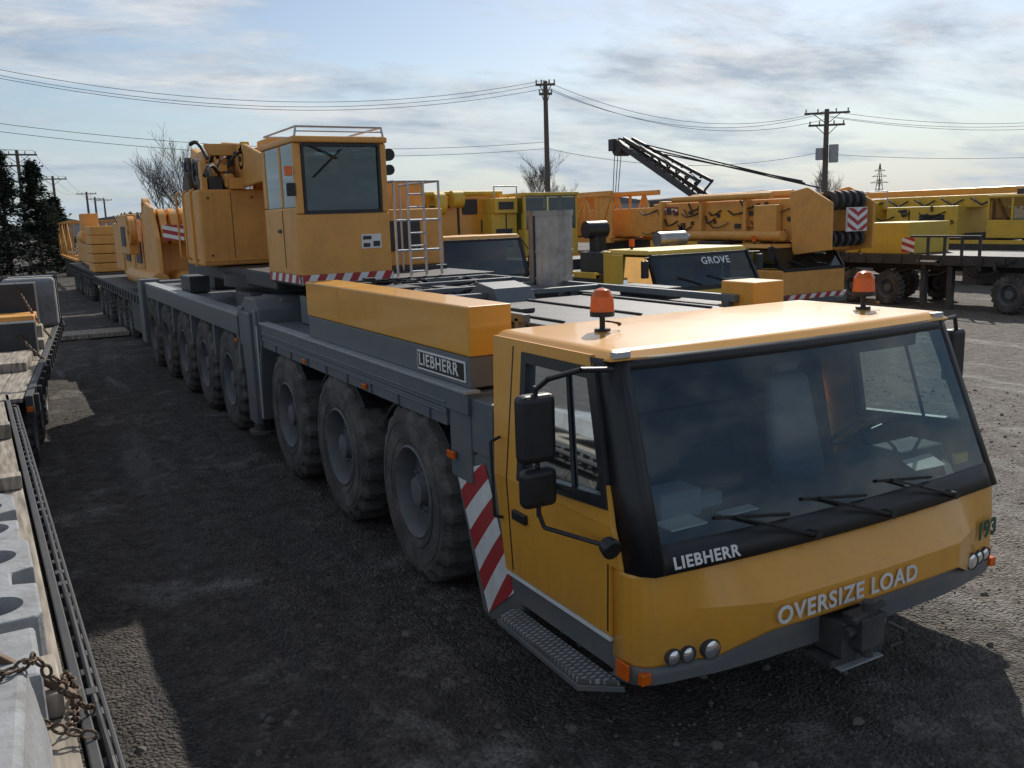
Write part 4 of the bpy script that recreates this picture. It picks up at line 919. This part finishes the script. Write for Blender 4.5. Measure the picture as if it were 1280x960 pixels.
for dz,dy in ((0,0),(-.18,.7),(-.5,-.5)):
    wire((30.3,49+dy,10.9+dz),(50.7,45.3+dy,9.3+dz),1.6)
    wire((50.7,45.3+dy,9.3+dz),(78,38+dy,9.4+dz),1.0)
wire((30.3,49,6.9),(50.7,45.3,6.6),1.0)
wire((50.7,45.3,6.4),(78,38,6.4),.5)
for dx in (-1.2,0,1.2):
    wire((2.3+dx,88,9.6),(6.6+dx,122,9.3),.7);wire((6.6+dx,122,9.3),(14.6+dx,177,9.5),1.2)
    wire((2.3+dx,88,9.6),(-20+dx,60,10.5),.7)
w.done()
t=Root('transmission_tower',(500,402,0))
p=P('lattice_mast',POLEW,t)
H=29
lev=[(0,3.2),(7,2.3),(14,1.4),(20,.9),(H,.15)]
for (z0,w0),(z1,w1) in zip(lev,lev[1:]):
    c0=[(-w0,-w0),(w0,-w0),(w0,w0),(-w0,w0)];c1=[(-w1,-w1),(w1,-w1),(w1,w1),(-w1,w1)]
    for k in range(4):
        p.cyl((*c0[k],z0),(*c1[k],z1),.18,5).cyl((*c0[k],z0),(*c1[(k+1)%4],z1),.11,5).cyl((*c0[(k+1)%4],z0),(*c1[k],z1),.11,5)
for z,wd in ((17,5),(21,4),(24.5,3)): p.cyl((-wd,wd*.6,z),(wd,-wd*.6,z),.18,5).cyl((-wd,wd*.6,z),(0,0,z+1.6),.12,5).cyl((wd,-wd*.6,z),(0,0,z+1.6),.12,5)
p.done()
# ================================================================ vegetation
def baretree(x,y,H,seed,name='bare_tree'):
    r=random.Random(seed);t=Root(name,(x,y,0))
    p=P('trunk_and_branches',BARK,t)
    def br(a,d,L,rad,lv):
        n=3;pt=a;dd=d
        for i in range(n):
            nd=(dd+Vector((r.uniform(-.18,.18),r.uniform(-.18,.18),r.uniform(-.02,.14)))).normalized()
            q=pt+nd*L/n;p.cyl(pt,q,max(.012,rad*(1-i*.22)),5 if lv<2 else 3,r2=max(.01,rad*(1-(i+1)*.22)),cap=False)
            if lv<4:
                for k in range(2 if i else 1+(lv>0)):
                    sd=(nd*.75+Vector((r.uniform(-1,1),r.uniform(-1,1),r.uniform(-.1,.7)))*.62).normalized()
                    br(q,sd,L*r.uniform(.5,.72),rad*.5,lv+1)
            pt=q;dd=nd
    br(Vector((0,0,0)),Vector((0,0,1)),H*.55,H*.014,0)
    p.done(recalc=False)
for i,(x,y,H) in enumerate([(17.5,98,9.5),(21.5,101,10.5),(14.5,96,8),(25,106,9.5),(55,92,8.5),(60,95,7),(100,90,7)]): baretree(x,y,H,i+3)
NEED=mat('evergreen_needles',(.022,.035,.024),.9,dirt=.6,dirtcol=(.05,.055,.035),scale=1.5,spec=.1)
def spruce(x,y,H,R,seed):
    r=random.Random(seed);t=Root('spruce_tree',(x,y,0))
    P('trunk',BARK,t).cyl((0,0,0),(0,0,H*.95),.16,8,r2=.02).done()
    p=P('foliage',NEED,t);
    limbs=P('limbs',BARK,t)
    for k in range(190):
        f=r.random()**.8; z=H*(.06+.92*f);a=r.random()*6.283;L=R*(1-f)**.75*r.uniform(.65,1.15)+.16
        d=Vector((math.cos(a),math.sin(a),-.12));limbs.cyl((0,0,z),Vector((0,0,z))+d*L,.03,4,r2=.01,cap=False)
        for i in range(48):
            s=r.uniform(.15,1);c=Vector((0,0,z))+d*L*s+Vector((r.gauss(0,.12),r.gauss(0,.12),r.gauss(-.06,.10)))
            q=[c+Vector((r.uniform(-1,1),r.uniform(-1,1),r.uniform(-.7,.5)))*.16 for _ in range(3)]
            p.quad(*q)
    limbs.done(recalc=False);p.done(recalc=False)
spruce(.6,64,7.8,2.2,1);spruce(2.4,66,7.4,2.1,2);spruce(-1.2,63,8.2,2.2,3);spruce(3.6,70,5.2,1.6,4)
TREEL=mat('distant_twigs',(.16,.15,.145),.95,dirt=.4,dirtcol=(.09,.09,.085),scale=.05)
p=P('distant_treeline',TREEL)
for k in range(7000):
    u=rnd.uniform(-.35,2.6); R0=rnd.uniform(230,420)
    d=Vector((math.sin(u*.75),math.cos(u*.75),0));c=d*R0
    hmax=(3.0+4.5*max(0,noise.noise(Vector((u*9,2,0))))+2*noise.noise(Vector((u*40,2,0))))*1.3
    z=rnd.random()**.7*max(1.2,hmax);s=rnd.uniform(.7,2.2);e=d.cross(Vector((0,0,1)))
    p.quad(c+Vector((0,0,z))-e*s*.6,c+Vector((0,0,z*.8))+e*s*.6,c+Vector((0,0,z+s*.9))+e*rnd.uniform(-.5,.5))
p.done(recalc=False)
BLD=mat('far_wall',(.32,.32,.33),.8,dirt=.3,scale=.3);BLD2=mat('far_roof',(.16,.15,.15),.8)
for i,(x,y,w_,d_,h_) in enumerate([(30,210,26,14,5),(14,240,12,10,4.5),(180,190,60,20,6),(120,170,20,12,5)]):
    t=Root('warehouse_building',(x,y,0),-.1*i)
    P('walls',BLD,t).box(-w_/2,w_/2,-d_/2,d_/2,0,h_).done();P('roof',BLD2,t).prism([(-w_/2-.3,h_),(w_/2+.3,h_),(0,h_+1.6)],'y',-d_/2-.3,d_/2+.3).done()
    q=P('doors',BLD2,t)
    for k in range(4): q.box(-w_*.4+k*w_*.22,-w_*.4+k*w_*.22+w_*.1,-d_/2-.05,-d_/2-.01,0,h_*.6)
    q.done()
t=Root('white_fence',(4.0,66,0),-.9);p=P('pickets_and_rails',WHITE,t)
for k in range(26): p.box(k*.35,k*.35+.05,0,.04,0,1.2)
p.box(0,9,.04,.07,.25,.32).box(0,9,.04,.07,.9,.97).done()
# ================================================================ world, sun
SUNAZ=math.atan2(.73,.68)
ELEV=math.radians(38)
wd=bpy.data.worlds.new('World');scene.world=wd;wd.use_nodes=True;nt=wd.node_tree;N=nt.nodes;L=nt.links
bg=N['Background'];out=N['World Output']
sky=N.new('ShaderNodeTexSky');sky.sky_type='NISHITA';sky.sun_disc=False;sky.sun_elevation=ELEV;sky.sun_rotation=SUNAZ;sky.dust_density=.8;sky.air_density=1.0;sky.ozone_density=2.0
L.new(sky.outputs[0],bg.inputs[0]);bg.inputs[1].default_value=.095
tc=N.new('ShaderNodeTexCoord');sep=N.new('ShaderNodeSeparateXYZ');L.new(tc.outputs['Generated'],sep.inputs[0])
zz=mth('ADD',mth('MAXIMUM',sep.outputs[2],0.0),.16)
cx=mth('DIVIDE',sep.outputs[0],zz);cy=mth('DIVIDE',sep.outputs[1],zz)
cmb=N.new('ShaderNodeCombineXYZ');L.new(cx,cmb.inputs[0]);L.new(cy,cmb.inputs[1])
mp=N.new('ShaderNodeMapping');mp.inputs['Rotation'].default_value=(0,0,.42);mp.inputs['Scale'].default_value=(.6,1.0,1);mp.inputs['Location'].default_value=(.3,1.7,0);L.new(cmb.outputs[0],mp.inputs[0])
def nn(scale,det,rough,dist=0):
    n=N.new('ShaderNodeTexNoise');n.inputs['Scale'].default_value=scale;n.inputs['Detail'].default_value=det;n.inputs['Roughness'].default_value=rough;n.inputs['Distortion'].default_value=dist;L.new(mp.outputs[0],n.inputs['Vector']);return n
na=nn(1.3,9,.64,.3);nb=nn(2.4,8,.66,.2)
cov=ramp(na.outputs['Fac'],.42,.58,(0,0,0),(1,1,1)).outputs[0]
shade=ramp(nb.outputs['Fac'],.38,.60,(.42,.50,.61),(.90,.90,.89)).outputs[0]
hz=ramp(mth('MAXIMUM',sep.outputs[2],0.0),.0,.15,(1,1,1),(0,0,0)).outputs[0]
bg2=N.new('ShaderNodeBackground');L.new(shade,bg2.inputs[0]);bg2.inputs[1].default_value=.9
mx=N.new('ShaderNodeMixShader');f=mth('MULTIPLY',cov,.88);L.new(f,mx.inputs[0]);L.new(bg.outputs[0],mx.inputs[1]);L.new(bg2.outputs[0],mx.inputs[2])
bg3=N.new('ShaderNodeBackground');bg3.inputs[0].default_value=(.50,.63,.76,1);bg3.inputs[1].default_value=.88
mx2=N.new('ShaderNodeMixShader');L.new(mth('MULTIPLY',hz,.75),mx2.inputs[0]);L.new(mx.outputs[0],mx2.inputs[1]);L.new(bg3.outputs[0],mx2.inputs[2])
L.new(mx2.outputs[0],out.inputs[0])
sd=bpy.data.lights.new('sun','SUN');sd.energy=4.2;sd.angle=math.radians(.6);sd.color=(1,.94,.85)
so=bpy.data.objects.new('sun',sd);COL.objects.link(so)
dirv=Vector((math.sin(SUNAZ)*math.cos(ELEV),math.cos(SUNAZ)*math.cos(ELEV),math.sin(ELEV)))
so.rotation_euler=dirv.to_track_quat('Z','Y').to_euler();so.location=dirv*50
# ================================================================ camera
cd=bpy.data.cameras.new('camera');cd.sensor_width=36;cd.lens=31.70;cd.clip_start=.05;cd.clip_end=8000
co=bpy.data.objects.new('camera',cd);COL.objects.link(co)
co.matrix_world=Matrix.Translation((0,0,2.8))@Matrix(((0.8702804,0.1167449,-0.4785213),(-0.4915338,0.1432688,-0.8589928),(-0.0317259,0.9827740,0.1820681))).to_4x4()
scene.camera=co
scene.view_settings.view_transform='Standard';scene.view_settings.look='None';scene.view_settings.exposure=0
